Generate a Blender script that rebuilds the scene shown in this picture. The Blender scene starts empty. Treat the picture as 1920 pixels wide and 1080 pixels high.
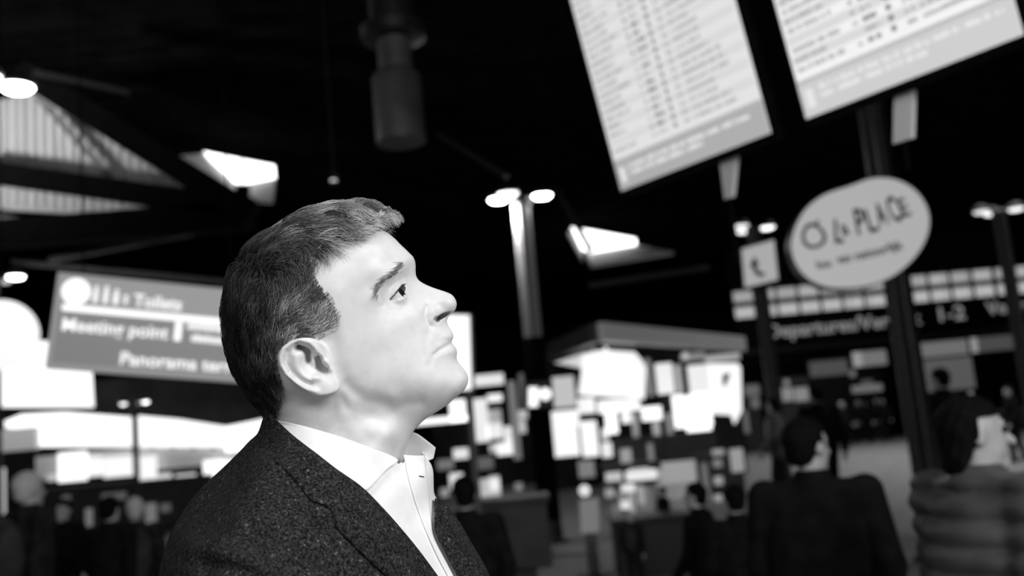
import bpy, math, random
import numpy as np
from mathutils import Vector, Matrix

random.seed(7)
rng = np.random.default_rng(7)
SC = bpy.context.scene
COL = SC.collection

# ------------------------------------------------------------------ camera
FPX = 1800.0                       # focal length in pixels of the 1920 frame
PITCH, ROLL, CAMH = math.radians(8.65), math.radians(5.15), 1.62
fw = np.array([0.0, math.cos(PITCH), math.sin(PITCH)])
r0 = np.array([1.0, 0.0, 0.0])
u0 = np.array([0.0, -math.sin(PITCH), math.cos(PITCH)])
RT = math.cos(ROLL) * r0 - math.sin(ROLL) * u0
UP = math.cos(ROLL) * u0 + math.sin(ROLL) * r0
CAM = np.array([0.0, 0.0, CAMH])
cam_d = bpy.data.cameras.new('camera')
cam = bpy.data.objects.new('camera', cam_d)
COL.objects.link(cam)
cam.matrix_world = Matrix(((RT[0], UP[0], -fw[0], 0), (RT[1], UP[1], -fw[1], 0),
                           (RT[2], UP[2], -fw[2], CAMH), (0, 0, 0, 1)))
cam_d.sensor_width = 36.0
cam_d.lens = FPX / 1920.0 * 36.0
cam_d.clip_start, cam_d.clip_end = 0.05, 300
cam_d.dof.use_dof = True
cam_d.dof.focus_distance = 0.885
cam_d.dof.aperture_fstop = 4.1
SC.camera = cam

# ------------------------------------------------------------------ world, view
w = bpy.data.worlds.new('world')
SC.world = w
w.use_nodes = True
w.node_tree.nodes['Background'].inputs[0].default_value = (0.75, 0.75, 0.76, 1)
w.node_tree.nodes['Background'].inputs[1].default_value = 0.02
SC.view_settings.view_transform = 'Standard'
SC.view_settings.look = 'None'
SC.view_settings.exposure = 0.0
SC.view_settings.gamma = 1.0
SC.view_settings.use_curve_mapping = False


def area_light(name, loc, target, sx, sy, power, spread=180):
    d = bpy.data.lights.new(name, 'AREA')
    d.shape = 'RECTANGLE'
    d.size, d.size_y, d.energy = sx, sy, power
    d.spread = math.radians(spread)
    o = bpy.data.objects.new(name, d)
    COL.objects.link(o)
    o.location = loc
    o.rotation_euler = (Vector(target) - Vector(loc)).to_track_quat('-Z', 'Y').to_euler()
    return o


# main light: assumed unseen source, behind and to the right of the camera
area_light('assumed_main_light', (2.9, -1.9, 3.7), (-0.15, 0.9, 1.75), 2.4, 2.4, 205)
area_light('man_fill', (-1.1, -2.0, 4.4), (-0.2, 0.9, 1.7), 2.0, 2.0, 70)  # added fill light on the man's near side, no real source
# unseen light added to brighten the gable between the roof beams on the left
area_light('gable_fill', (-11.5, 11.0, 5.4), (-7.4, 15.6, 8.0), 0.6, 0.6, 62, 60)
# unseen lights added high over the floor to brighten the hall
area_light('hall_fill_right', (11.5, 24, 9.2), (11.5, 24, 0), 7, 26, 950, 110)
area_light('hall_fill_left', (-9, 20, 9.2), (-9, 20, 0), 10, 20, 60)


# ------------------------------------------------------------------ helpers
def ray(u, v):
    return fw + RT * ((u - 960) / FPX) + UP * ((540 - v) / FPX)


def at(u, v, y):
    """world point of the picture point (u, v) on the vertical plane y"""
    d = ray(u, v)
    return CAM + d * (y / d[1])


def at_z(u, v, z):
    d = ray(u, v)
    return CAM + d * ((z - CAMH) / d[2])


def cam2world(P):
    P = np.asarray(P, dtype=float)
    return CAM + P[..., 0:1] * RT + P[..., 1:2] * fw + P[..., 2:3] * UP


def tag(o, label=None, cat=None, group=None, kind=None):
    if label: o['label'] = label
    if cat: o['category'] = cat
    if group: o['group'] = group
    if kind: o['kind'] = kind
    return o


def empty(name, loc=(0, 0, 0), rz=0.0):
    o = bpy.data.objects.new(name, None)
    COL.objects.link(o)
    o.empty_display_size = 0.1
    o.location = loc
    o.rotation_euler = (0, 0, rz)
    return o


def link_mesh(name, me, mat=None, parent=None, smooth=False):
    if mat is not None:
        me.materials.append(mat)
    if smooth:
        me.polygons.foreach_set('use_smooth', [True] * len(me.polygons))
    o = bpy.data.objects.new(name, me)
    COL.objects.link(o)
    if parent is not None:
        o.parent = parent
    return o


def np_mesh(name, V, F):
    """mesh from an (n,3) vertex array and an (m,k) face array (one k)"""
    me = bpy.data.meshes.new(name)
    V = np.ascontiguousarray(V, dtype=np.float32)
    F = np.ascontiguousarray(F, dtype=np.int32)
    k = F.shape[1]
    me.vertices.add(len(V))
    me.vertices.foreach_set('co', V.ravel())
    me.loops.add(F.size)
    me.loops.foreach_set('vertex_index', F.ravel())
    me.polygons.add(len(F))
    me.polygons.foreach_set('loop_start', np.arange(0, F.size, k, dtype=np.int32))
    me.update(calc_edges=True)
    me.validate()
    return me


class MB:
    """collects simple solids; build() links them as ONE mesh object"""
    def __init__(self):
        self.v, self.f = [], []

    def add(self, vs, fs):
        n = len(self.v)
        self.v += [tuple(map(float, p)) for p in vs]
        self.f += [tuple(i + n for i in f) for f in fs]
        return self

    def hexa(self, P):
        return self.add(P, [(0, 3, 2, 1), (4, 5, 6, 7), (0, 1, 5, 4), (1, 2, 6, 5), (2, 3, 7, 6), (3, 0, 4, 7)])

    def box(self, c, s, rz=0.0, b=0.0):
        """box of centre c and size s, turned rz; b cuts the vertical and horizontal edges"""
        x, y, z = s[0] / 2, s[1] / 2, s[2] / 2
        ca, sa = math.cos(rz), math.sin(rz)
        tr = lambda p: (c[0] + ca * p[0] - sa * p[1], c[1] + sa * p[0] + ca * p[1], c[2] + p[2])
        if b <= 0:
            P = [(-x, -y, -z), (x, -y, -z), (x, y, -z), (-x, y, -z), (-x, -y, z), (x, -y, z), (x, y, z), (-x, y, z)]
            return self.hexa([tr(p) for p in P])
        rings = []
        for (zz, ins) in ((-z, b), (-z + b, 0), (z - b, 0), (z, b)):
            X, Y = x - ins, y - ins
            rings.append([(-X + b, -Y, zz), (X - b, -Y, zz), (X, -Y + b, zz), (X, Y - b, zz), (X - b, Y, zz),
                          (-X + b, Y, zz), (-X, Y - b, zz), (-X, -Y + b, zz)])
        vs = [tr(p) for r in rings for p in r]
        fs = [tuple(range(7, -1, -1)), tuple(range(24, 32))]
        for k in range(3):
            for i in range(8):
                j = (i + 1) % 8
                fs.append((k * 8 + i, k * 8 + j, k * 8 + 8 + j, k * 8 + 8 + i))
        return self.add(vs, fs)

    def tube(self, a, b, r, r2=None, n=12):
        a, b = Vector(a), Vector(b)
        r2 = r if r2 is None else r2
        d = (b - a).normalized()
        t = d.orthogonal().normalized()
        s = d.cross(t)
        vs, fs = [], []
        for (p, rr) in ((a, r), (b, r2)):
            for i in range(n):
                q = 2 * math.pi * i / n
                vs.append(p + (t * math.cos(q) + s * math.sin(q)) * rr)
        fs = [tuple(range(n - 1, -1, -1)), tuple(range(n, 2 * n))]
        fs += [(i, (i + 1) % n, n + (i + 1) % n, n + i) for i in range(n)]
        return self.add(vs, fs)

    def lathe(self, c, prof, axis=(0, 0, 1), n=24):
        """prof: list of (radius, height along axis)"""
        d = Vector(axis).normalized()
        t = d.orthogonal().normalized()
        s = d.cross(t)
        c = Vector(c)
        vs, fs = [], []
        for (r, h) in prof:
            for i in range(n):
                q = 2 * math.pi * i / n
                vs.append(c + d * h + (t * math.cos(q) + s * math.sin(q)) * r)
        for k in range(len(prof) - 1):
            fs += [(k * n + i, k * n + (i + 1) % n, (k + 1) * n + (i + 1) % n, (k + 1) * n + i) for i in range(n)]
        fs.append(tuple(range(n - 1, -1, -1)))
        fs.append(tuple(range((len(prof) - 1) * n, len(prof) * n)))
        return self.add(vs, fs)

    def prism(self, pts, o, ex, ey, depth):
        """extruded outline: pts are (a, b) along ex, ey from o; depth along the normal (away from ex x ey)"""
        o, ex, ey = Vector(o), Vector(ex), Vector(ey)
        nrm = ex.cross(ey).normalized() * -depth
        n = len(pts)
        fr = [o + ex * a + ey * b for a, b in pts]
        vs = fr + [p + nrm for p in fr]
        fs = [tuple(range(n)), tuple(range(2 * n - 1, n - 1, -1))]
        fs += [(i, n + i, n + (i + 1) % n, (i + 1) % n) for i in range(n)]
        return self.add(vs, fs)

    def build(self, name, mat=None, parent=None, smooth=False, loc=None):
        me = bpy.data.meshes.new(name)
        V = self.v
        if loc is not None:
            V = [(p[0] - loc[0], p[1] - loc[1], p[2] - loc[2]) for p in V]
        me.from_pydata(V, [], self.f)
        me.update()
        o = link_mesh(name, me, mat, parent, smooth)
        if smooth:
            try:
                me.set_sharp_from_angle(angle=math.radians(40))
            except Exception:
                pass
        if loc is not None and parent is None:
            o.location = loc
        return o


def mat(name, base, rough=0.6, metal=0.0, emit=None, estr=0.0, spec=None, sss=0.0):
    m = bpy.data.materials.new(name)
    m.use_nodes = True
    b = m.node_tree.nodes['Principled BSDF']
    if not isinstance(base, (tuple, list)): base = (base, base, base)
    b.inputs['Base Color'].default_value = (*base, 1)
    b.inputs['Roughness'].default_value = rough
    b.inputs['Metallic'].default_value = metal
    if spec is not None: b.inputs['Specular IOR Level'].default_value = spec
    if emit is not None:
        if not isinstance(emit, (tuple, list)): emit = (emit, emit, emit)
        b.inputs['Emission Color'].default_value = (*emit, 1)
        b.inputs['Emission Strength'].default_value = estr
    if sss: b.inputs['Subsurface Weight'].default_value = sss
    return m


def noise_colour(m, lo, hi, scale, detail=3.0, rough=None, coord='Object', stretch=(1, 1, 1), contrast=(0.35, 0.65)):
    """mixes the base colour of m between two greys with a noise in object space"""
    nt = m.node_tree
    b = nt.nodes['Principled BSDF']
    tc = nt.nodes.new('ShaderNodeTexCoord')
    mp = nt.nodes.new('ShaderNodeMapping')
    mp.inputs['Scale'].default_value = stretch
    no = nt.nodes.new('ShaderNodeTexNoise')
    no.inputs['Scale'].default_value = scale
    no.inputs['Detail'].default_value = detail
    cr = nt.nodes.new('ShaderNodeValToRGB')
    cr.color_ramp.elements[0].position, cr.color_ramp.elements[1].position = contrast
    cr.color_ramp.elements[0].color = (lo, lo, lo, 1)
    cr.color_ramp.elements[1].color = (hi, hi, hi, 1)
    nt.links.new(tc.outputs[coord], mp.inputs[0])
    nt.links.new(mp.outputs[0], no.inputs['Vector'])
    nt.links.new(no.outputs['Fac'], cr.inputs[0])
    nt.links.new(cr.outputs[0], b.inputs['Base Color'])
    return m


def copy_tree(o, parent=None):
    c = o.copy()
    COL.objects.link(c)
    if parent is not None: c.parent = parent
    for ch in o.children: copy_tree(ch, c)
    return c


# ------------------------------------------------------------------ implicit-surface tools
def blur2(a, s):
    """gaussian blur of a 2-D array"""
    n = int(3 * s) + 1
    k = np.exp(-0.5 * (np.arange(-n, n + 1) / s) ** 2)
    k /= k.sum()
    for ax in (0, 1):
        p = np.pad(a, [(n, n) if i == ax else (0, 0) for i in (0, 1)], mode='edge')
        out = np.zeros_like(a)
        for i, kk in enumerate(k):
            out += kk * (p[i:i + a.shape[0], :] if ax == 0 else p[:, i:i + a.shape[1]])
        a = out
    return a


def smooth_poly(P, it=2):
    P = np.array(P, float)
    for _ in range(it):
        A, B = P, np.roll(P, -1, 0)
        P = np.stack([0.75 * A + 0.25 * B, 0.25 * A + 0.75 * B], 1).reshape(-1, 2)
    return P


def inside(P, U, Vv):
    c = np.zeros(U.shape, bool)
    n = len(P)
    for i in range(n):
        x0, y0 = P[i]
        x1, y1 = P[(i + 1) % n]
        if y0 == y1: continue
        c ^= ((y0 > Vv) != (y1 > Vv)) & (U < (x1 - x0) * (Vv - y0) / (y1 - y0) + x0)
    return c


def poly_dist(P, U, Vv, closed=True):
    d = np.full(U.shape, 1e18)
    n = len(P)
    for i in range(n if closed else n - 1):
        a, b = P[i], P[(i + 1) % n]
        e = b - a
        L = e @ e + 1e-12
        t = np.clip(((U - a[0]) * e[0] + (Vv - a[1]) * e[1]) / L, 0, 1)
        d = np.minimum(d, (U - a[0] - t * e[0]) ** 2 + (Vv - a[1] - t * e[1]) ** 2)
    return np.sqrt(d)


def rbf(C, val, U, Vv, reg=2.0):
    C = np.array(C, float)
    val = np.array(val, float)
    n = len(C)
    K = -np.sqrt(((C[:, None] - C[None]) ** 2).sum(-1))
    A = np.zeros((n + 1, n + 1))
    A[:n, :n] = K - reg * np.eye(n)
    A[:n, n] = A[n, :n] = 1
    s = np.linalg.solve(A, np.append(val, 0))
    out = np.full(U.shape, s[n])
    for (x, y), k in zip(C, s[:n]):
        out -= k * np.sqrt((U - x) ** 2 + (Vv - y) ** 2)
    return out


class Grid2:
    """scalar fields on a regular grid of picture coordinates"""
    def __init__(self, ua, ub, va, vb, step):
        self.ua, self.va, self.st = ua, va, step
        self.nu, self.nv = int((ub - ua) / step) + 1, int((vb - va) / step) + 1
        self.U, self.V = np.meshgrid(ua + step * np.arange(self.nu), va + step * np.arange(self.nv), indexing='ij')

    def sample(self, F, u, v):
        x = np.clip((u - self.ua) / self.st, 0, self.nu - 1.001)
        y = np.clip((v - self.va) / self.st, 0, self.nv - 1.001)
        i, j = x.astype(np.int32), y.astype(np.int32)
        a, b = (x - i), (y - j)
        F = F.astype(np.float32)
        return (F[i, j] * (1 - a) * (1 - b) + F[i + 1, j] * a * (1 - b) + F[i, j + 1] * (1 - a) * b + F[i + 1, j + 1] * a * b)


def strokes(G, items):
    """painted relief: items are (points, sigma_px, height)"""
    out = np.zeros_like(G.U)
    for pts, sg, h in items:
        d = poly_dist(np.array(pts, float), G.U, G.V, closed=False) if len(pts) > 1 else np.hypot(G.U - pts[0][0], G.V - pts[0][1])
        out += h * np.exp(-0.5 * (d / sg) ** 2)
    return out


def surface_nets(F, org, h):
    """quad mesh of F = 0 on a grid (negative inside); returns vertices and quads"""
    nx, ny, nz = F.shape
    S = F < 0
    cnt = np.zeros((nx - 1, ny - 1, nz - 1), np.uint8)
    for dx in (0, 1):
        for dy in (0, 1):
            for dz in (0, 1):
                cnt += S[dx:nx - 1 + dx, dy:ny - 1 + dy, dz:nz - 1 + dz]
    act = (cnt > 0) & (cnt < 8)
    I, J, K = np.nonzero(act)
    idx = np.full(act.shape, -1, np.int32)
    idx[I, J, K] = np.arange(len(I))
    acc = np.zeros((len(I), 3))
    n = np.zeros(len(I))
    cor = [(a, b, c) for a in (0, 1) for b in (0, 1) for c in (0, 1)]
    val = {q: F[I + q[0], J + q[1], K + q[2]].astype(float) for q in cor}
    for q in cor:
        for ax in range(3):
            if q[ax]: continue
            p = list(q); p[ax] = 1; p = tuple(p)
            a, b = val[q], val[p]
            m = (a < 0) != (b < 0)
            t = np.where(m, a / np.where(m, a - b, 1), 0)
            for k in range(3):
                acc[:, k] += np.where(m, q[k] + (t if k == ax else 0), 0)
            n += m
    acc /= n[:, None]
    Vv = np.stack([I, J, K], 1) + acc
    Vv = np.array(org) + Vv * h
    quads = []
    for ax in range(3):
        o1, o2 = [(1, 2), (2, 0), (0, 1)][ax]
        A = np.moveaxis(S, ax, 0)
        ch = np.moveaxis(A[:-1] != A[1:], 0, ax)
        i, j, k = np.nonzero(ch)
        p = np.stack([i, j, k], 1)
        ok = (p[:, o1] > 0) & (p[:, o2] > 0) & (p[:, o1] < F.shape[o1] - 1) & (p[:, o2] < F.shape[o2] - 1)
        p = p[ok]
        e1, e2 = np.eye(3, dtype=int)[o1], np.eye(3, dtype=int)[o2]
        g = lambda q: idx[q[:, 0], q[:, 1], q[:, 2]]
        q = np.stack([g(p - e1 - e2), g(p - e2), g(p), g(p - e1)], 1)
        neg = S[p[:, 0], p[:, 1], p[:, 2]]
        q[~neg] = q[~neg][:, ::-1]
        quads.append(q)
    return Vv, np.concatenate(quads)


def smin(a, b, k):
    h = np.clip(0.5 + 0.5 * (b - a) / k, 0, 1)
    return b * (1 - h) + a * h - k * h * (1 - h)


def smax(a, b, k):
    return -smin(-a, -b, k)


def sstep(x, a, b):
    t = np.clip((x - a) / (b - a), 0, 1)
    return t * t * (3 - 2 * t)

# ================================================================== materials of the hall
M = {}
M['floor'] = noise_colour(mat('grey_terrazzo', 0.2, 0.6, spec=0.25), 0.16, 0.24, 3.0, 6)
M['ceiling'] = noise_colour(mat('dark_ceiling_deck', 0.01, 0.95, spec=0.0), 0.004, 0.008, 1.5)
M['beam'] = noise_colour(mat('black_painted_steel', 0.004, 0.8, spec=0.03), 0.003, 0.005, 8)
M['wall'] = noise_colour(mat('dark_wall', 0.015, 0.8, spec=0.2), 0.010, 0.02, 2)
M['deck_light'] = noise_colour(mat('pale_ribbed_sheet', 0.5, 0.6), 0.42, 0.55, 2, stretch=(6, 6, 0.4))
M['reveal'] = mat('white_reveal', 0.8, 0.7)
M['sky_pane'] = mat('daylit_glazing', 0.6, 0.2, emit=(1, 1, 1), estr=3.2)
M['steel'] = noise_colour(mat('grey_steel', 0.16, 0.35, metal=0.3), 0.14, 0.18, 12)
M['column_steel'] = noise_colour(mat('brushed_column_steel', 0.45, 0.45, metal=0.0), 0.42, 0.5, 12)
M['dark_steel'] = noise_colour(mat('dark_steel', 0.03, 0.4, metal=0.2), 0.024, 0.036, 10)
M['duct'] = noise_colour(mat('duct_metal', 0.14, 0.5, metal=0.2), 0.11, 0.16, 6)
M['black'] = mat('black_plastic', 0.006, 0.45)
M['mid'] = noise_colour(mat('mid_grey_panel', 0.14, 0.5), 0.12, 0.16, 5)
M['pale'] = noise_colour(mat('pale_grey_panel', 0.5, 0.5), 0.46, 0.54, 5)
M['white'] = mat('white_paint', 0.8, 0.5)
M['darkgrey'] = noise_colour(mat('dark_grey_laminate', 0.05, 0.5), 0.04, 0.06, 5)


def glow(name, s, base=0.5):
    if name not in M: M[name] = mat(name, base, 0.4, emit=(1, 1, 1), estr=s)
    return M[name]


# ================================================================== the setting
def struct(o):
    o['kind'] = 'structure'
    return o


struct(MB().box((5, 30, -0.1), (80, 84, 0.2)).build('floor', M['floor']))
CEIL = 9.4
struct(MB().box((5, 30, CEIL + 0.15), (80, 84, 0.3)).build('ceiling', M['ceiling']))
ceil = bpy.data.objects['ceiling']
# ribs of the roof deck, built where the photograph still lets one tell them apart
for k in range(60):
    y = 13.0 + 0.55 * k
    MB().box((-2, y, CEIL - 0.04), (50, 0.14, 0.08), b=0.01).build('rib', M['ceiling'], ceil)
struct(MB().box((5, 71.5, 4.7), (80, 0.4, 9.4)).build('wall_back', M['wall']))
struct(MB().box((-34.5, 30, 4.7), (0.4, 84, 9.4)).build('wall_left', M['wall']))
struct(MB().box((44.5, 30, 4.7), (0.4, 84, 9.4)).build('wall_right', M['wall']))


def plate(pts, y, thick, name, m, parent=None, kind=None):
    """flat plate with the outline seen at the picture points, standing in the plane y, thick to the back"""
    W = [at(u, v, y) for u, v in pts]
    b = MB()
    n = len(W)
    fr = [tuple(p) for p in W]
    bk = [(p[0], p[1] + thick, p[2]) for p in W]
    b.add(fr + bk, [tuple(range(n)), tuple(range(2 * n - 1, n - 1, -1))] + [(i, n + i, n + (i + 1) % n, (i + 1) % n) for i in range(n)])
    o = b.build(name, m, parent)
    if kind: o['kind'] = kind
    return o


def ribbed_plate(pts, y, name, m, pitch=0.12, depth=0.04, parent=None):
    """trapezoidal ribbed sheet cut to the outline (vertical ribs)"""
    W = np.array([at(u, v, y) for u, v in pts])
    x0, x1 = W[:, 0].min(), W[:, 0].max()
    xs = np.arange(x0, x1, pitch / 4)
    b = MB()
    prof = []
    for i, x in enumerate(xs):
        zz = []
        n = len(W)
        for j in range(n):
            a, c = W[j], W[(j + 1) % n]
            if (a[0] <= x) != (c[0] <= x):
                t = (x - a[0]) / (c[0] - a[0])
                zz.append(a[2] + t * (c[2] - a[2]))
        if len(zz) < 2: continue
        d = (0, depth, depth, 0)[i % 4]
        prof.append((x, y + d, min(zz), max(zz)))
    vs = [(p[0], p[1], p[2]) for p in prof] + [(p[0], p[1], p[3]) for p in prof]
    n = len(prof)
    vs += [(p[0], p[1] + 0.03, p[2]) for p in prof] + [(p[0], p[1] + 0.03, p[3]) for p in prof]
    fs = [(i, i + 1, n + i + 1, n + i) for i in range(n - 1)] + [(2 * n + i + 1, 2 * n + i, 3 * n + i, 3 * n + i + 1) for i in range(n - 1)]
    fs += [(i + 1, i, 2 * n + i, 2 * n + i + 1) for i in range(n - 1)] + [(n + i, n + i + 1, 3 * n + i + 1, 3 * n + i) for i in range(n - 1)]
    b.add(vs, fs)
    return b.build(name, m, parent)


# lit gable between the roof beams, upper left
g1 = struct(ribbed_plate([(-60, 190), (8, 185), (66, 168), (134, 208), (204, 250), (285, 297), (400, 362), (420, 372), (191, 336), (-60, 300)], 15.6, 'trim_1', M['deck_light'], 0.16, 0.03))
g2 = struct(ribbed_plate([(-60, 338), (60, 346), (150, 358), (260, 380), (330, 398), (330, 412), (200, 404), (-60, 380)], 15.6, 'trim_2', M['deck_light'], 0.16, 0.03))
b = MB()
def bar(u0, v0, u1, v1, wpx, y, mb=None, dep=0.25):
    mb = mb or MB()
    p, q = at(u0, v0, y), at(u1, v1, y)
    d = q - p; d /= np.linalg.norm(d)
    nrm = np.cross(d, (0, 1, 0)); nrm /= np.linalg.norm(nrm)
    hw = wpx / FPX * y / 2
    P = []
    for yy in (0, dep):
        for s in (-1, 1):
            P.append((p if s < 0 else q) - nrm * hw + np.array([0, yy, 0]))
        for s in (1, -1):
            P.append((p if s < 0 else q) + nrm * hw + np.array([0, yy, 0]))
    return mb.hexa(P)
tr = struct(bar(-80, 312, 470, 390, 42, 15.0).build('roof_beam', M['beam']))
tr2 = struct(bar(30, 128, 470, 400, 46, 14.7).build('roof_beam', M['beam']))
tr3 = struct(bar(-80, 442, 470, 400, 56, 15.0).build('roof_beam', M['beam']))
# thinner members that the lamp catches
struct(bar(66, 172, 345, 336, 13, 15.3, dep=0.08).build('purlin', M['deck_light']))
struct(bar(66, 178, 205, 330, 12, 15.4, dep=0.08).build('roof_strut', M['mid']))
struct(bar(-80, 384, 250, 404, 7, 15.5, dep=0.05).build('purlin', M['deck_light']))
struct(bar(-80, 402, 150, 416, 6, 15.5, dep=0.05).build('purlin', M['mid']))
struct(bar(62, 134, 240, 172, 9, 14.2, dep=0.06).build('purlin', M['dark_steel']))
struct(bar(90, 486, 420, 424, 10, 16.2, dep=0.1).build('roof_strut', M['darkgrey']))
struct(bar(20, 490, 430, 528, 8, 17.2, dep=0.1).build('roof_strut', M['darkgrey']))
struct(bar(1105, 535, 1330, 500, 9, 34, dep=0.2).build('roof_strut', M['darkgrey']))
struct(bar(820, 250, 950, 330, 8, 22, dep=0.2).build('roof_strut', M['dark_steel']))
struct(bar(1040, 350, 1110, 470, 10, 30, dep=0.2).build('roof_strut', M['dark_steel']))


# daylit roof windows
def roof_window(name, quads, sills, Y, setback):
    root = None
    for i, q in enumerate(quads):
        W = [at(u, v, Y + setback) for u, v in q]
        mb = MB()
        n = len(W)
        mb.add([tuple(p) for p in W] + [(p[0], p[1] + 0.05, p[2]) for p in W],
               [tuple(range(n)), tuple(range(2 * n - 1, n - 1, -1))] + [(k, n + k, n + (k + 1) % n, (k + 1) % n) for k in range(n)])
        if root is None:
            root = struct(mb.build(name, M['sky_pane']))
        else:
            mb.build('pane', M['sky_pane'], root)
    for (a, c, d, e) in sills:           # a, c on the glazing, d, e on the lower edge nearer to the hall
        P = [at(*a, Y + setback), at(*c, Y + setback), at(*d, Y), at(*e, Y)]
        P += [p + np.array([0, 0.02, -0.10]) for p in P]
        MB().hexa(P).build('sill', M['reveal'], root)
    return root


roof_window('window_1', [[(381, 284), (451, 298), (451, 347), (441, 342), (405, 313)], [(455, 299), (514, 310), (516, 334), (455, 346)]],
            [[(381, 288), (441, 342), (440, 368), (338, 292)], [(456, 346), (516, 334), (511, 373), (474, 372)]], 21.0, 1.0)
roof_window('window_2', [[(1071, 426), (1097, 430), (1097, 474), (1090, 466)], [(1098, 430), (1192, 447), (1194, 459), (1098, 475)]],
            [[(1071, 432), (1092, 472), (1094, 490), (1064, 436)], [(1100, 475), (1194, 459), (1262, 472), (1108, 497)]], 33.0, 1.3)
struct(bar(1097, 470, 1100, 520, 9, 32.6, dep=0.2).build('roof_strut', M['beam']))
struct(bar(455, 345, 452, 400, 20, 20.6, dep=0.2).build('roof_strut', M['beam']))

# ------------------------------------------------------------------ far facade on the right
FY = 45.0
zt, zm1, zm0, zb = at(1600, 524, FY)[2], at(1600, 547.5, FY)[2], at(1600, 555, FY)[2], at(1600, 579, FY)[2]
xl, xr = at(1376, 560, FY)[0], at(2120, 560, FY)[0]
struct(MB().box(((xl + xr) / 2, FY + 0.8, CEIL / 2), (xr - xl, 0.6, CEIL)).build('wall_far', M['wall']))
win = MB()
pitch = 41.5 / FPX * FY
npan = int((xr - xl) / pitch)
frame = MB()
for z in (zt, (zm0 + zm1) / 2, zb):
    frame.box(((xl + xr) / 2, FY + 0.32, z), (xr - xl, 0.2, 0.10 if z in (zt, zb) else zm1 - zm0 + 0.05))
wroot = struct(frame.build('window_3', M['darkgrey']))
GP = [glow('gallery_pane_a', 0.33), glow('gallery_pane_b', 0.44), glow('gallery_pane_c', 0.38)]
for i in range(npan):
    xc = xl + pitch * (i + 0.5)
    for r_, (z0, z1) in enumerate(((zm1, zt), (zb, zm0))):
        MB().box((xc, FY + 0.38, (z0 + z1) / 2), (pitch - 0.13, 0.04, z1 - z0 - 0.04)).build('pane', GP[1 if r_ else (0, 2)[i % 2]], wroot)
    MB().box((xl + pitch * i, FY + 0.33, (zt + zb) / 2), (0.09, 0.14, zt - zb)).build('mullion', M['dark_steel'], wroot)
# ================================================================== lettering
def text_mesh(s, bold=0.0):
    cu = bpy.data.curves.new('lettering', 'FONT')
    cu.body = s
    cu.offset = bold
    cu.extrude = 0.02
    cu.resolution_u = 3
    o = bpy.data.objects.new('lettering', cu)
    COL.objects.link(o)
    dg = bpy.context.evaluated_depsgraph_get()
    me = bpy.data.meshes.new_from_object(o.evaluated_get(dg))
    bpy.data.objects.remove(o)
    n = len(me.vertices)
    co = np.empty(n * 3, np.float32)
    me.vertices.foreach_get('co', co)
    return me, co.reshape(-1, 3)


def text_on(s, o, ex, ey, width, m, parent, name='lettering', cap=None, thick=0.006, inv=None, bold=0.018):
    """lettering from the point o along ex (unit), up ey; fitted to width; cap = capital height"""
    me, co = text_mesh(s, bold)
    x0, x1 = co[:, 0].min(), co[:, 0].max()
    words = s.split(' ')
    if len(words) > 1:                 # every word is a piece of its own
        pre, res = '', None
        k = width / (x1 - x0)
        for wd in words:
            pre = (pre + ' ' + wd) if pre else wd
            _, ca = text_mesh(pre, bold); _, cb = text_mesh(wd, bold)
            ww = cb[:, 0].max() - cb[:, 0].min()
            st = ca[:, 0].max() - ww - x0
            res = text_on(wd, np.array(o, float) + np.array(ex, float) * st * k, ex, ey, ww * k, m, parent, name, cap, thick, inv, bold)
        return res
    sx = width / (x1 - x0)
    sy = sx if cap is None else cap / 0.70
    o, ex, ey = np.array(o, float), np.array(ex, float), np.array(ey, float)
    nz = np.cross(ex, ey)
    P = o + (co[:, 0:1] - x0) * sx * ex + co[:, 1:2] * sy * ey + (co[:, 2:3] / 0.02 * thick / 2 + thick / 2) * nz
    me.vertices.foreach_set('co', P.astype(np.float32).ravel())
    me.update()
    return link_mesh(name, me, m, parent)


def text_px(s, a, b_, y, m, parent, cap_px=None, name='lettering', off=0.0):
    """lettering in the vertical plane y with its base line from picture point a to b_"""
    A, B_ = at(*a, y - off), at(*b_, y - off)
    d = B_ - A
    L = np.linalg.norm(d)
    ex = d / L
    ey = np.cross((0, 1, 0), ex) * -1.0
    if ey[2] < 0: ey = -ey
    return text_on(s, A, ex, ey, L, m, parent, name, None if cap_px is None else cap_px / FPX * y)


# ---- far facade: fascia with lettering, lower signs and counters
fz0, fz1 = at(1600, 637, FY)[2], at(1600, 580, FY)[2]
fascia = MB().box(((xl + xr) / 2, FY + 0.25, (fz0 + fz1) / 2), (xr - xl, 0.5, fz1 - fz0)).build('sign_fascia', M['black'])
tag(fascia, 'long black fascia with pale Departures lettering under the gallery windows', 'sign')
LT = glow('fascia_lettering', 0.22)
text_px('Departures/Vertrek', (1441, 634), (1729, 607), FY, LT, fascia, 25, off=0.02)
text_px('1-2', (1763, 602), (1811, 597.5), FY, LT, fascia, 26, off=0.02)
text_px('Vertrek', (1851, 590), (1960, 579), FY, LT, fascia, 24, off=0.02)
for zz, hh, m in ((fz0 - 0.15, 0.22, M['steel']), (fz0 - 0.62, 0.14, M['dark_steel'])):
    MB().box(((xl + xr) / 2, FY + 0.2, zz), (xr - xl, 0.3, hh)).build('fascia_trim', m, fascia)


def light_panel(pts, y, thick, name, m, parent, frame=None):
    return plate(pts, y, thick, name, m, parent)


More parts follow.
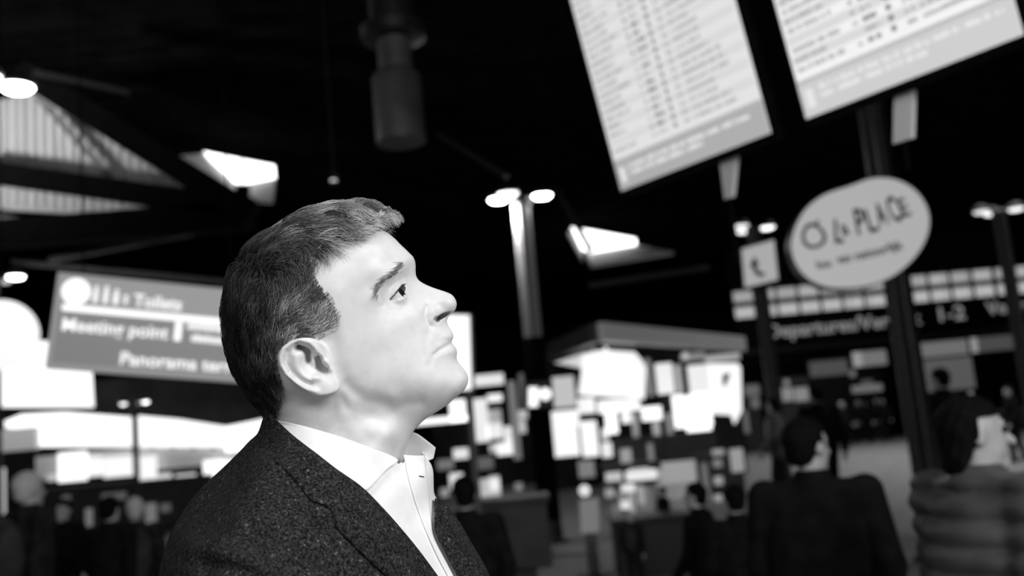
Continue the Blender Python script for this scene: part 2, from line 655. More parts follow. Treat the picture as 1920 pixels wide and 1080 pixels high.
def lit_sign(name, label, cat, px, y, m, end=None, endm=None, group=None, hang=True):
    """box sign facing the camera; px = (u0, v0, u1, v1) at its left side; horizontal in the room"""
    u0, v0, u1, v1 = px
    a = at(u0, v0, y); z1 = a[2]; z0 = at(u0, v1, y)[2]; x0 = a[0]; x1 = at(u1, v0 - 0.09 * (u1 - u0), y)[0]
    root = MB().box(((x0 + x1) / 2, y + 0.13, (z0 + z1) / 2), (x1 - x0 + 0.06, 0.22, z1 - z0 + 0.06), b=0.02).build(name, M['darkgrey'])
    tag(root, label, cat, group)
    xs = x0
    if end:
        xe = x0 + (x1 - x0) * end
        MB().box(((x0 + xe) / 2, y, (z0 + z1) / 2), (xe - x0 - 0.01, 0.05, z1 - z0 - 0.01), b=0.01).build('pictogram_panel', endm, root)
        xs = xe
    MB().box(((xs + x1) / 2, y, (z0 + z1) / 2), (x1 - xs - 0.01, 0.05, z1 - z0 - 0.01), b=0.01).build('sign_face', m, root)
    if hang:
        for t in (0.2, 0.8):
            x = x0 + (x1 - x0) * t
            MB().tube((x, y + 0.13, z1), (x, y + 0.13, CEIL + 0.02), 0.014).build('hanger', M['dark_steel'], root)
    return root


G35, G20, G12 = glow('sign_glow_high', 0.26), glow('sign_glow_mid', 0.13), glow('sign_glow_low', 0.05)
lit_sign('hanging_sign', 'grey hanging sign with bright left end below the far fascia, left of the pillar', 'sign', (1597, 661, 1660, 689), 42, G20, 0.26, G35)
lit_sign('hanging_sign', 'wide grey hanging sign with bright left end below the far fascia, right of the pillar', 'sign', (1708, 645, 1812, 673), 42, G20, 0.1, G35)
lit_sign('hanging_sign', 'dark hanging sign with two small white figures at the far right', 'sign', (1818, 634, 1905, 662), 42, G12, 0.14, G35)
bd = MB().box((at(1775, 690, 44)[0], 44.3, (at(1775, 668, 44)[2] + at(1775, 735, 44)[2]) / 2), (2.6, 0.3, 1.6), b=0.03).build('notice_board', M['mid'])
tag(bd, 'plain grey board standing below the wide hanging sign on the right', 'board')
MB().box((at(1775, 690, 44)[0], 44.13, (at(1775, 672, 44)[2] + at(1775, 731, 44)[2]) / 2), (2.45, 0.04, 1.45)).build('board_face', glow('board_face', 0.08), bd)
for s in (-1, 1):
    MB().tube((at(1775, 690, 44)[0] + s * 1.1, 44.3, 0), (at(1775, 690, 44)[0] + s * 1.1, 44.3, at(1775, 735, 44)[2] + 0.1), 0.04).build('leg', M['dark_steel'], bd)


def counter(label, u0, u1, vt, vb, y, m, cat='counter', name='service_counter', group=None, top=None):
    a, b_ = at(u0, vt, y), at(u1, vt - 0.09 * (u1 - u0), y)
    z0 = max(0.0, at(u0, vb, y)[2])
    root = MB().box(((a[0] + b_[0]) / 2, y + 0.3, a[2] - 0.03), (b_[0] - a[0] + 0.06, 0.7, 0.06), b=0.01).build(name, top or M['pale'])
    tag(root, label, cat, group)
    MB().box(((a[0] + b_[0]) / 2, y + 0.3, (z0 + a[2] - 0.06) / 2), (b_[0] - a[0], 0.6, a[2] - 0.06 - z0), b=0.01).build('front_panel', m, root)
    if z0 > 0.05:
        MB().box(((a[0] + b_[0]) / 2, y + 0.35, z0 / 2), (b_[0] - a[0] - 0.3, 0.45, z0)).build('plinth', M['darkgrey'], root)
    return root


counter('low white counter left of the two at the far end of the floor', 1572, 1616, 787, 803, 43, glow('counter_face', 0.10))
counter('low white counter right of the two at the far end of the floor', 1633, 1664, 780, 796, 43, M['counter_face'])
ws = []
def lit_case(label, rects, y, name, cat, m, depth=0.35):
    """a free-standing lit display: a dark frame down to the floor with glowing panels"""
    us = [r[0] for r in rects] + [r[2] for r in rects]; vs = [r[1] for r in rects]; vb = [r[3] for r in rects]
    u0, u1 = min(us), max(us)
    um = (u0 + u1) / 2
    zt_ = max(at(r[0], r[1], y)[2] for r in rects) + 0.08
    x0, x1 = at(u0, (min(vs) + max(vb)) / 2, y)[0], at(u1, (min(vs) + max(vb)) / 2, y)[0]
    root = MB().box(((x0 + x1) / 2, y + depth / 2 + 0.05, zt_ / 2), (x1 - x0 + 0.12, depth, zt_), b=0.02).build(name, M['darkgrey'])
    tag(root, label, cat)
    for r in rects:
        mm = m if len(r) < 5 else r[4]
        a, c = at(r[0], r[1], y), at(r[2], r[3], y)
        xa, xc = at(r[0], (r[1] + r[3]) / 2, y)[0], at(r[2], (r[1] + r[3]) / 2, y)[0]
        zc = at((r[0] + r[2]) / 2, (r[1] + r[3]) / 2, y)[2]
        MB().box(((xa + xc) / 2, y + 0.02, zc), (xc - xa, 0.08, (r[3] - r[1]) / FPX * y), b=0.015).build('lit_panel', mm, root)
    return root


lit_case('pair of grey lit panels at the far side beside the left lamp post', [(1466, 727, 1487, 752, G20), (1490, 727, 1516, 752, G20), (1470, 712, 1480, 722, G20)], 40, 'display_case', 'display', G20)
lit_case('long pale strip display behind the far crowd', [(1548, 724, 1655, 737, G20), (1548, 716, 1562, 740, G20), (1560, 696, 1604, 708, G20), (1615, 712, 1637, 724, G12)], 44.55, 'display_case', 'display', G20)
lit_case('dim grey wall display above the far crowd', [(1518, 676, 1590, 704, G12)], 43.9, 'display_case', 'display', G12)
lit_case('grey lit panel at the left edge of the far hall', [(1396, 722, 1424, 742, G12), (1408, 745, 1424, 765, G12), (1394, 770, 1404, 812, G12)], 41, 'display_case', 'display', G12)
lit_case('narrow grey lit panel right of the oval sign pillar', [(1716, 690, 1732, 720, G20), (1718, 730, 1730, 770, G12)], 41, 'display_case', 'display', G12)
counter('dark grey counter block low in the frame, right of the dark figure behind the jacket', 902, 1024, 940, 1075, 9.5, M['darkgrey'], top=M['darkgrey'])
counter('added black block over the floor, low in the frame between the grey information panel and the grey poster', 1152, 1290, 975, 1100, 10.6, M['black'], top=M['black'])  # block added to keep the floor here dark
counter('dim counter at the far right of the hall', 1860, 2000, 770, 800, 40, M['mid'])

# ================================================================== lamp columns
LZ = 5.25
lampglow = glow('lamp_lens', 11.0)
def lamp_column(label, u, v, y, heads, group=None, power=0.0, shaft='steel', sc=1.0, unlit_h=0):
    """triple-tube column; (u, v) is where the middle of the lamp cross is seen; heads: (angle, reach, bright)"""
    p = at(u, v, y)
    x, zl = p[0], p[2]
    root = empty('lamp_column', (x, y, 0))
    tag(root, label, 'lamp', group)
    L = lambda q: (q[0], q[1], q[2])
    MB().lathe((0, 0, 0), [(0.26, 0), (0.26, 0.04), (0.18, 0.08), (0.16, 0.4)], n=20).build('base', M['dark_steel'], root, True)
    for k in range(3):
        a = 2 * math.pi * k / 3 + 0.5
        MB().tube((0.085 * math.cos(a), 0.085 * math.sin(a), 0.05), (0.085 * math.cos(a), 0.085 * math.sin(a), zl - 0.12), 0.066, n=12).build('tube', M[shaft], root, True)
    MB().lathe((0, 0, zl - 0.16), [(0.13, 0), (0.15, 0.03), (0.15, 0.10), (0.09, 0.14)], n=20).build('collar', M['dark_steel'], root, True)
    if unlit_h: MB().lathe((0, 0, 0.3), [(0.155, 0.0), (0.165, 0.02), (0.165, unlit_h - 0.32), (0.155, unlit_h - 0.3)], n=24).build('shade_sleeve', M['beam'], root, True)  # dark sleeve paints in the unlit lower part of the column
    for (ang, reach, br) in heads:
        hx_, hy_ = reach * math.cos(ang), reach * math.sin(ang)
        MB().tube((0, 0, zl - 0.06), (hx_, hy_, zl + 0.05), 0.022, n=8).build('arm', M['dark_steel'], root, True)
        hd = MB().lathe((hx_, hy_, zl - 0.03), [(0.165, 0.0), (0.175, 0.03), (0.13, 0.11), (0.05, 0.14)], n=20).build('lamp_head', M['dark_steel'], root, True)
        MB().lathe((hx_, hy_, zl - 0.065), [(0.06, -0.012), (0.12, 0.0), (0.155, 0.035), (0.155, 0.04)], n=20).build('lens', glow('lamp_lens_%d' % int(br * 10), br), hd, True)
    if sc != 1.0: root.scale = (sc, sc, 1.0)
    if power:
        d = bpy.data.lights.new('lamp_light', 'POINT'); d.energy = power; d.shadow_soft_size = 0.15
        o = bpy.data.objects.new('lamp_light', d); COL.objects.link(o); o.parent = root
        o.location = (heads[0][1] * math.cos(heads[0][0]), heads[0][1] * math.sin(heads[0][0]), zl - 0.28)
    return root


lamp_column('lamp column with bright twin heads in the middle of the hall, right of his forehead', 975, 367, 14.6, [(math.pi, 0.34, 14), (0.0, 0.34, 14), (-2.1, 0.36, 3), (1.4, 0.3, 0.3)], power=130, shaft='column_steel', unlit_h=3.05)
lamp_column('lamp column carrying the white arrow sign', 1412, 424, 18.7, [(-2.4, 0.42, 1.2), (2.0, 0.30, 1.6), (0.35, 0.32, 2.4)], shaft='dark_steel')
lamp_column('lamp column at the far right edge', 1873, 391, 18.9, [(math.pi, 0.36, 1.0), (1.6, 0.3, 1.5), (0.1, 0.36, 1.5)], shaft='dark_steel')
lamp_column('lamp column with the largest lamp head, at the upper left edge', -45, 165, 8.9, [(0.0, 0.40, 16), (-0.9, 0.40, 3), (2.4, 0.34, 2)], power=25, shaft='dark_steel')
lamp_column('lamp column behind the round globe at the left edge', -16, 520, 17.5, [(0.0, 0.45, 12), (2.6, 0.3, 2), (1.4, 0.3, 0.6)], shaft='dark_steel')
lamp_column('short slender lamp column before the lit shop strip on the left', 251, 752, 21.5, [(0.0, 0.50, 4), (math.pi, 0.46, 2.5), (1.6, 0.3, 0.4)], shaft='dark_steel', sc=0.52)
lamp_column('dark lamp column passing behind the oval restaurant sign', 1617, 80, 10.0, [(0.5, 0.32, 2), (2.6, 0.32, 2), (4.7, 0.32, 2)], shaft='dark_steel')

sp = at(626, 340, 12.9)
sl = MB().lathe((sp[0], 12.9, sp[2]), [(0.03, -0.05), (0.05, -0.04), (0.05, 0.10), (0.02, 0.13)], n=14).build('spotlight', M['dark_steel'])
tag(sl, 'single small spotlight hanging under the dark roof above his hair', 'lamp')
MB().tube((sp[0], 12.9, sp[2] + 0.12), (sp[0], 12.9, CEIL), 0.012).build('stem', M['dark_steel'], sl)
MB().lathe((sp[0], 12.88, sp[2] - 0.02), [(0.03, -0.02), (0.045, -0.01), (0.04, 0.0)], axis=(0, -0.6, -0.8), n=14).build('lens', glow('spot_lens', 2.2), sl)

# ventilation duct above his head
dp = at(748, 210, 8.0)
dr = MB().lathe((dp[0], 8.0, at(748, 268, 8.0)[2]), [(0.19, 0.0), (0.215, 0.0), (0.215, 0.58), (0.19, 0.62), (0.15, 0.66), (0.15, 0.95)], n=32).build('ventilation_duct', M['duct'], smooth=True)
tag(dr, 'dark round ventilation duct hanging from the roof above his head', 'duct')
MB().lathe((dp[0], 8.0, at(748, 60, 8.0)[2] - 0.08), [(0.16, 0.0), (0.28, 0.02), (0.29, 0.12), (0.2, 0.17)], n=32).build('flange', M['dark_steel'], dr, True)
MB().lathe((dp[0], 8.0, at(748, 60, 8.0)[2]), [(0.2, 0.05), (0.2, CEIL - at(748, 60, 8.0)[2])], n=24).build('riser', M['dark_steel'], dr, True)

# ================================================================== oval restaurant sign on the dark column
OY = 9.75
oval = [(1630, 332), (1661, 330), (1690, 336), (1720, 354), (1740, 382), (1747.5, 411), (1742, 444), (1723, 479), (1689, 512), (1654, 531), (1618, 540), (1579, 543),
        (1545, 540), (1514, 526), (1492, 502), (1481, 474), (1481, 447), (1492, 416), (1511, 386), (1545, 361), (1593, 347)]
ov = smooth_poly(oval, 2)
osign = plate(ov[::-1], OY, 0.16, 'oval_sign', M['dark_steel'])
tag(osign, 'oval pale lightbox of the restaurant with dark hand-drawn lettering', 'sign')
cen = ov.mean(0)
plate((cen + (ov - cen) * 0.975)[::-1], OY - 0.012, 0.012, 'sign_face', glow('oval_face', 0.385, 0.3), osign)
ink = mat('dark_print', 0.03, 0.6)
def letter(ch, u, v, wpx, hpx, ang=0.0, parent=osign, y=OY - 0.014):
    """one letter: base left corner at (u, v)"""
    ca, sa = math.cos(ang), math.sin(ang)
    text_on(ch, at(u, v, y), (ca, 0, sa), (-sa, 0, ca), wpx / FPX * y, ink, parent, 'letter', hpx / FPX * y, thick=0.008)
for a in (('L', 1565, 455, 17, 46, -0.1), ('a', 1580, 442, 14, 30, 0.2), ('P', 1608, 440, 18, 50, 0.05), ('L', 1631, 436, 18, 46, 0.15), ('A', 1649, 424, 20, 44, 0.2),
          ('C', 1675, 418, 20, 50, 0.25), ('E', 1694, 408, 17, 36, 0.3)):
    letter(*a)
for ch, (a, b_) in {'hou': ((1533, 505), (1559, 500)), 'van': ((1570, 495), (1597, 489.5)), 'natuurlijk': ((1605, 488), (1695, 466))}.items():
    text_px(ch, a, b_, OY, ink, osign, 17, off=0.014)
rc = np.array(at(1525, 443, OY - 0.014))
ring, n = MB(), 30
rr = [(0.098, 0.122, 0), ]
vs, fs = [], []
for i in range(n):
    q = 2 * math.pi * i / n
    wob = 1 + 0.05 * math.cos(3 * q + 1)
    for (r_, yy) in ((0.092, 0), (0.125, 0), (0.125, -0.008), (0.092, -0.008)):
        vs.append((rc[0] + r_ * wob * math.cos(q), rc[1] + yy, rc[2] + 1.08 * r_ * wob * math.sin(q)))
for i in range(n):
    for k in range(4):
        fs.append((i * 4 + k, ((i + 1) % n) * 4 + k, ((i + 1) % n) * 4 + (k + 1) % 4, i * 4 + (k + 1) % 4))
ring.add(vs, fs).build('logo_ring', ink, osign)
plate([(1527, 421), (1533, 411), (1537, 414), (1531, 423)], OY - 0.02, 0.008, 'logo_leaf', ink, osign)
MB().box((at(1660, 500, OY)[0], OY + 0.2, at(1660, 440, OY)[2]), (0.2, 0.16, 0.3)).build('bracket', M['dark_steel'], osign)

# white sign with curved arrow, on its lamp column
AY = 18.4
asg = plate([(1389, 465), (1396, 542), (1461, 526), (1453, 447)], AY, 0.12, 'arrow_sign', M['darkgrey'])
tag(asg, 'square white sign with a curved black arrow on a lamp column', 'sign')
plate([(1391, 467), (1397, 539), (1459, 524), (1451, 450)], AY - 0.01, 0.012, 'sign_face', glow('arrow_face', 0.36, 0.35), asg)
plate([(1435, 511), (1433, 518), (1424, 519), (1415, 512), (1411, 500), (1405, 502), (1414, 481), (1424, 495), (1418, 497), (1421, 506), (1427, 511)], AY - 0.03, 0.012, 'arrow', ink, asg)
MB().box((at(1420, 500, AY)[0], AY + 0.16, at(1420, 495, AY)[2]), (0.1, 0.1, 0.3)).build('bracket', M['dark_steel'], asg)

# ================================================================== departure screens
VPX = -300.0
K = 7420.0
def depth_pt(u, v, d):            # point at distance d along the optical axis
    return CAM + ray(u, v) * d
BL = depth_pt(1165, 358, K / (1165 - VPX))
BR2 = at_z(1919, 65, BL[2])
hd = BR2 - BL; hd /= np.linalg.norm(hd)
nrm = np.cross(hd, (0, 0, 1)); nrm /= np.linalg.norm(nrm)
if nrm @ (CAM - BL) < 0: nrm = -nrm
def proj(P):
    d = P - CAM
    z = d @ fw
    return 960 + FPX * (d @ RT) / z, 540 - FPX * (d @ UP) / z
def on_line(u):                    # point of the screens' lower edge line seen in column u
    lo, hi = -1.0, 6.0
    for _ in range(60):
        m_ = (lo + hi) / 2
        if proj(BL + hd * m_)[0] < u: lo = m_
        else: hi = m_
    return BL + hd * lo
best = None
for i in range(-100, 500):
    tau = i / 500.0
    upv = math.cos(tau) * np.array([0, 0, 1.0]) + math.sin(tau) * nrm
    e = 0
    for (p0, q0, q1) in ((BL, (1165, 358), (1071, 0)), (on_line(1445), (1445, 247), (1386, 0)), (on_line(1512), (1512, 222), (1443, 0))):
        a = np.array(proj(p0)); b2 = np.array(proj(p0 + upv * 0.5)); dd = b2 - a
        e += (math.atan2(dd[0], -dd[1]) - math.atan2(q1[0] - q0[0], q0[1] - q1[1])) ** 2
    if best is None or e < best[0]: best = (e, tau, upv)
UPS = best[2]
NS = np.cross(hd, UPS); NS /= np.linalg.norm(NS)
if NS @ (CAM - BL) < 0: NS = -NS
scr_white = glow('screen_white', 0.72, 0.2)
scr_white2 = glow('screen_white_near', 0.84, 0.2)
scr_foot = glow('screen_footer', 0.38, 0.2)
scr_foot2 = glow('screen_footer_near', 0.56, 0.2)
scr_row = glow('screen_row_tint', 0.65, 0.2)
scr_text = glow('screen_text', 0.42, 0.05)
scr_dark = glow('screen_text_dark', 0.20, 0.02)
scr_ftext = glow('screen_footer_text', 0.74, 0.2)


def screen(label, A, B_, H, white, foot, seed):
    Wd = np.linalg.norm(B_ - A)
    rg = random.Random(seed)
    P3 = lambda s, t, n_=0.0: A + hd * s + UPS * t + NS * n_
    def slab(x0, x1, t0, t1, f, bk):
        return [P3(x0, t0, f), P3(x1, t0, f), P3(x1, t0, bk), P3(x0, t0, bk), P3(x0, t1, f), P3(x1, t1, f), P3(x1, t1, bk), P3(x0, t1, bk)]
    root = MB().hexa(slab(-0.025, Wd + 0.025, -0.03, H, -0.004, -0.09)).build('departure_screen', M['beam'])
    tag(root, label, 'screen')
    MB().hexa(slab(0, Wd, 0.0, H - 0.03, 0.0, -0.006)).build('display', white, root)
    MB().hexa(slab(0, Wd, 0.0, 0.145, 0.002, 0.0)).build('footer_band', foot, root)
    MB().hexa(slab(0, Wd, 0.145, 0.160, 0.002, 0.0)).build('footer_edge', glow('footer_edge', 0.33), root)
    tints, txt, dark, ft = MB(), MB(), MB(), MB()
    pitch = 0.0425
    nrow = int((H - 0.26) / pitch)
    def word(mb, x0, x1, t, h_):
        x = x0
        while x < x1:
            l = rg.uniform(0.010, 0.022)
            mb.hexa(slab(x, min(x + l, x1), t, t + h_ * rg.choice((0.8, 1, 1)), 0.004, 0.001))
            x += l + rg.choice((0.003, 0.003, 0.004, 0.013))
    for r_ in range(nrow):
        t = 0.195 + r_ * pitch
        if r_ % 2: tints.hexa(slab(0.01, Wd - 0.01, t - 0.010, t + 0.031, 0.0015, 0.0))
        if rg.random() < 0.94: word(txt, 0.025, 0.025 + rg.uniform(0.10, 0.24), t, 0.020)
        if r_ < nrow:
            if rg.random() < 0.9: word(dark if rg.random() < 0.35 else txt, 0.325, 0.345, t, 0.018)
            word(txt if rg.random() < 0.6 else dark, 0.37, 0.37 + rg.uniform(0.04, 0.075), t, 0.018)
        dark.hexa(slab(0.475, 0.495, t, t + 0.022, 0.004, 0.001))
        if rg.random() < 0.92: word(txt, 0.545, 0.585, t, 0.018)
        if rg.random() < 0.95: word(txt, 0.61, 0.61 + rg.uniform(0.12, 0.30), t, 0.018)
    x = 0.11
    for t, end in ((0.098, Wd - 0.04), (0.062, Wd * 0.66)):
        x = 0.10
        while x < end - 0.03:
            l = min(rg.uniform(0.05, 0.12), end - x)
            word(ft, x, x + l, t, 0.021); x += l + 0.018
    ft.hexa(slab(0.028, 0.066, 0.035, 0.115, 0.004, 0.001))
    tints.build('row_band', scr_row, root)['kind'] = 'stuff'
    txt.build('timetable_text', scr_text, root)['kind'] = 'stuff'
    dark.build('timetable_marks', scr_dark, root)['kind'] = 'stuff'
    ft.build('footer_text', scr_ftext, root)['kind'] = 'stuff'
    return root, P3, Wd


P1, P2, P3_, P4 = BL, on_line(1445), on_line(1512), on_line(1919)
s1, f1, w1 = screen('bright departure screen, the left of the two hanging at upper right', P1, P2, 1.75, scr_white, scr_foot, 3)
s2, f2, w2 = screen('bright departure screen, the right and nearer of the two at upper right', P3_, P4, 1.75, scr_white2, scr_foot2, 8)
# ceiling hangers that carry the screens
for o_, f_, w_ in ((s1, f1, w1), (s2, f2, w2)):
    for t in (0.25, 0.75):
        p = f_(w_ * t, 1.70, -0.06)
        MB().tube(p, (p[0], p[1], CEIL), 0.025).build('hanger', M['dark_steel'], o_)


def mount(label, u0, u1, v_bot, k0, k1, rod_end):
    """plate fixed under the lower edge of a screen; k0, k1: columns of its lower corners"""
    def top(u):
        q = on_line(u) - UPS * 0.037 - NS * 0.045
        for _ in range(40):
            q = q + hd * (u - proj(q)[0]) * ((q - CAM) @ fw) / FPX
        return q
    T0, T1 = top(u0), top(u1)
    def low(T, k):                  # point below T seen at about (k, v_bot)
        q = T.copy()
        for _ in range(40):
            pu, pv = proj(q)
            sc_ = ((q - CAM) @ fw) / FPX
            q = q + hd * (k - pu) * sc_ * 1.0 + np.array([0, 0, -1.0]) * (v_bot - 0.3 * (k - k0) - pv) * sc_
        return q
    L0, L1 = low(T0, k0), low(T1, k1)
    t = -NS * 0.03
    root = MB().hexa([L0, L1, L1 + t, L0 + t, T0, T1, T1 + t, T0 + t]).build('screen_bracket', M['bracket'])
    tag(root, label, 'bracket')
    c = (L0 + L1) / 2 + t / 2
    MB().tube(c + np.array([0, 0, 0.05]), c - np.array([0, 0, rod_end]), 0.010).build('rod', M['beam'], root)
    return root
M['bracket'] = mat('bracket_plate', 0.75, 0.5)
mount('small pale tapered bracket under the left departure screen', 1349, 1379, 374, 1358, 1371, 0.3)
mount('pale upright bracket plate under the right departure screen', 1676, 1711, 270, 1674, 1708, 0.12)

# ================================================================== long hanging direction sign on the left
SY = 6.2
TL, TR_, BL_, BR_ = (109, 510), (470, 546.5), (101, 690), (455, 718)
A0 = at(*TL, SY)
# the board hangs a little askew; its far end is farther from the lens
B0 = depth_pt(TR_[0], TR_[1], (A0 - CAM) @ fw * 1.06)
ex = B0 - A0; SLEN = np.linalg.norm(ex); ex /= SLEN
dn = at(*BL_, SY) - A0; dn -= ex * (dn @ ex); SH = np.linalg.norm(dn); ey = -dn / SH
nz_ = np.cross(ex, ey)
if nz_ @ (CAM - A0) < 0: nz_ = -nz_
SLEN *= 1.02
S3 = lambda s, t, n_=0.0: A0 + ex * s - ey * t + nz_ * n_
def sslab(s0, s1, t0, t1, f, bk): return [S3(s0, t1, f), S3(s1, t1, f), S3(s1, t1, bk), S3(s0, t1, bk), S3(s0, t0, f), S3(s1, t0, f), S3(s1, t0, bk), S3(s0, t0, bk)]
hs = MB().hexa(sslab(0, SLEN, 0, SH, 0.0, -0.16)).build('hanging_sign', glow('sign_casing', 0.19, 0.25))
tag(hs, 'long grey hanging sign to toilets, meeting point and panorama terrace behind his head', 'sign')
def spx(u, v):                       # picture point to sign coordinates
    d = ray(u, v); t = ((A0 - CAM) @ nz_) / (d @ nz_); p = CAM + d * t - A0
    return p @ ex, -(p @ ey)
bw = 0.035
MB().hexa(sslab(bw, SLEN - bw, bw, SH - bw, 0.008, 0.0)).build('sign_face', glow('sign_face_grey', 0.135, 0.2), hs)
s0, t0 = spx(117, 574)
MB().hexa(sslab(bw, SLEN - bw, bw, t0 - 0.014, 0.009, 0.006)).build('upper_band', glow('sign_band_grey', 0.20, 0.25), hs)
SW, ST = glow('sign_line', 1.0), glow('sign_text', 0.86)
s0, t0 = spx(117, 574)
MB().hexa(sslab(s0, SLEN - bw, t0 - 0.014, t0 + 0.03, 0.012, 0.006)).build('white_line', SW, hs)
def stext(s, a, b_, cap):
    (x0, y0), (x1, y1) = spx(*a), spx(*b_)
    text_on(s, S3(x0, y0, 0.009), ex, ey, x1 - x0, ST, hs, 'lettering', cap, thick=0.008)
stext('Toilets', (250, 574), (340, 578), 0.083)
stext('Meeting point', (116, 619), (315, 632), 0.083)
stext('Panorama terras', (225, 683), (462, 692), 0.083)
rs = random.Random(4)
for (ua, ub, vv_) in ((352, 436, 611), (359, 436, 634)):       # two small illegible lines
    x, y_ = spx(ua, vv_); xe = spx(ub, vv_ + 0.1 * (ub - ua))[0]
    yb = spx(ub, vv_ + 0.1 * (ub - ua))[1]
    k = 0; xx = x
    while xx < xe:
        l = rs.uniform(0.018, 0.030); tt_ = y_ + (yb - y_) * (xx - x) / (xe - x)
        MB().hexa(sslab(xx, min(xx + l, xe), tt_ - 0.026 * rs.choice((0.75, 0.75, 1)), tt_ + 0.022, 0.014, 0.008)).build('small_lettering', ST, hs)
        xx += l + 0.006
cx_, cy_ = spx(143, 547)
MB().lathe(S3(cx_, cy_, 0.008), [(0.088, 0.0), (0.088, 0.006)], axis=nz_, n=32).build('round_pictogram', glow('pictogram_white', 1.1), hs)
MB().lathe(S3(cx_, cy_, 0.0145), [(0.040, 0.0), (0.040, 0.002)], axis=nz_, n=24).build('pictogram_ring', glow('pictogram_ring', 0.82), hs)
for (u_, v_, wd_, hh_) in ((180, 552, 0.030, 0.11), (199, 553, 0.030, 0.115), (218, 557, 0.034, 0.10), (236, 562, 0.022, 0.06)):
    x, y_ = spx(u_, v_)
    fig = MB()
    fig.hexa(sslab(x - wd_ / 2, x + wd_ / 2, y_ - hh_ / 2 + 0.03, y_ + hh_ / 2, 0.014, 0.008))
    fig.lathe(S3(x, y_ - hh_ / 2 + 0.012, 0.008), [(0.014, 0.0), (0.014, 0.006)], axis=nz_, n=12)
    fig.build('figure_pictogram', ST, hs)
x, y_ = spx(334, 621)
MB().hexa(sslab(x - 0.022, x + 0.022, y_ - 0.062, y_ + 0.066, 0.014, 0.008)).build('bar_pictogram', SW, hs)
for s_ in (0.15, SLEN - 0.15):
    p = S3(s_, 0.01, -0.08)
    MB().tube(p, (p[0], p[1], CEIL), 0.006).build('hanger', M['beam'], hs)

# lit white board seen past his chin
wy = 8.2
wb = plate([(800, 586), (800, 742), (889, 733), (884, 588)], wy, 0.14, 'light_board', M['mid'])
tag(wb, 'upright white lit board seen between his mouth and the dark hall', 'sign')
plate([(803, 589), (803, 738), (884, 730), (880, 591)], wy - 0.01, 0.012, 'sign_face', glow('board_white', 1.1), wb)
a = at(879, 733, wy + 0.07)
MB().tube((a[0], a[1], 0), tuple(a), 0.03).build('post', M['mid'], wb)

# ================================================================== shops
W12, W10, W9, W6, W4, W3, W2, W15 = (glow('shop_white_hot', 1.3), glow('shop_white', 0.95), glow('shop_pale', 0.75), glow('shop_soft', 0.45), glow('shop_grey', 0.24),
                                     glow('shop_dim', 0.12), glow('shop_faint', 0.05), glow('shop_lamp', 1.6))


def shop(name, label, y, x0px, x1px, vtop):
    """a shop as one thing: a dark back wall standing on the floor; lit and plain pieces are added to it"""
    p0, p1 = at(x0px, 800, y), at(x1px, 800, y)
    zt_ = at((x0px + x1px) / 2, vtop, y)[2]
    root = MB().box(((p0[0] + p1[0]) / 2, y + 1.7, zt_ / 2), (p1[0] - p0[0], 0.2, zt_)).build(name, M['wall'])
    tag(root, label, 'shop')
    return root


def piece(root, name, px, y, m, thick=0.08, b=0.012):
    u0, v0, u1, v1 = px
    vm, um = (v0 + v1) / 2, (u0 + u1) / 2
    xa, xc = at(u0, vm, y)[0], at(u1, vm, y)[0]
    zc = at(um, vm, y)[2]
    hh = (v1 - v0) / FPX * y
    return MB().box(((xa + xc) / 2, y + thick / 2, zc), (xc - xa, thick, hh), b=min(b, thick * 0.3)).build(name, m, root)


def pole(root, u, v, y, name='support', r=0.03):
    a = at(u, v, y)
    return MB().tube((a[0], a[1], 0), tuple(a), r).build(name, M['dark_steel'], root)


# -- left shop front
LY = 24.0
ls = shop('shop_front', 'shop front glowing white behind the sign on the left', LY, -120, 520, 700)
plate([(-60, 636), (-60, 763), (168, 763), (164, 692), (100, 688), (98, 640)], LY - 1.0, 0.25, 'light_box', W12, ls)
plate([(8, 790), (40, 777), (120, 773), (246, 782), (248, 838), (68, 838), (70, 806), (10, 803)], LY, 0.2, 'light_strip', W12, ls)
plate([(252, 779), (330, 786), (421, 800), (423, 838), (252, 838)], LY, 0.2, 'light_strip', W12, ls)
plate([(424, 800), (520, 780), (520, 838), (378, 858), (424, 838)], LY + 0.3, 0.2, 'light_strip', W12, ls)
piece(ls, 'light_box', (381, 858, 520, 903), LY - 0.2, W12, 0.2)
piece(ls, 'fascia_panel', (-60, 806, 67, 847), LY - 0.4, W4, 0.2)
piece(ls, 'fascia_panel', (66, 842, 420, 885), LY + 0.2, W3, 0.2)
for i in range(9):
    piece(ls, 'downlight', (92 + i * 38, 838, 99 + i * 38, 843), LY - 0.06, M['black'], 0.05)
for px, m in (((108, 848, 162, 902), W12), ((165, 859, 189, 893), W10), ((193, 857, 248, 894), W10), ((252, 856, 292, 900), W10), ((290, 889, 320, 903), W9), ((328, 889, 366, 903), W9), ((88, 889, 108, 902), W6)):
    piece(ls, 'poster_panel', px, LY - 0.1, m, 0.08)
piece(ls, 'counter', (60, 905, 400, 990), LY - 0.3, M['darkgrey'], 0.6)
piece(ls, 'door_frame', (-20, 880, 7, 965), LY - 0.5, W6, 0.1)
for u_ in (68, 420): pole(ls, u_, 840, LY + 0.3)
for px, m in (((115, 930, 130, 958), W2), ((160, 955, 172, 1020), W3), ((272, 945, 292, 990), W3), ((300, 945, 318, 960), W2), ((190, 925, 235, 938), W2)):
    piece(ls, 'display_panel', px, LY - 0.45, m, 0.08)

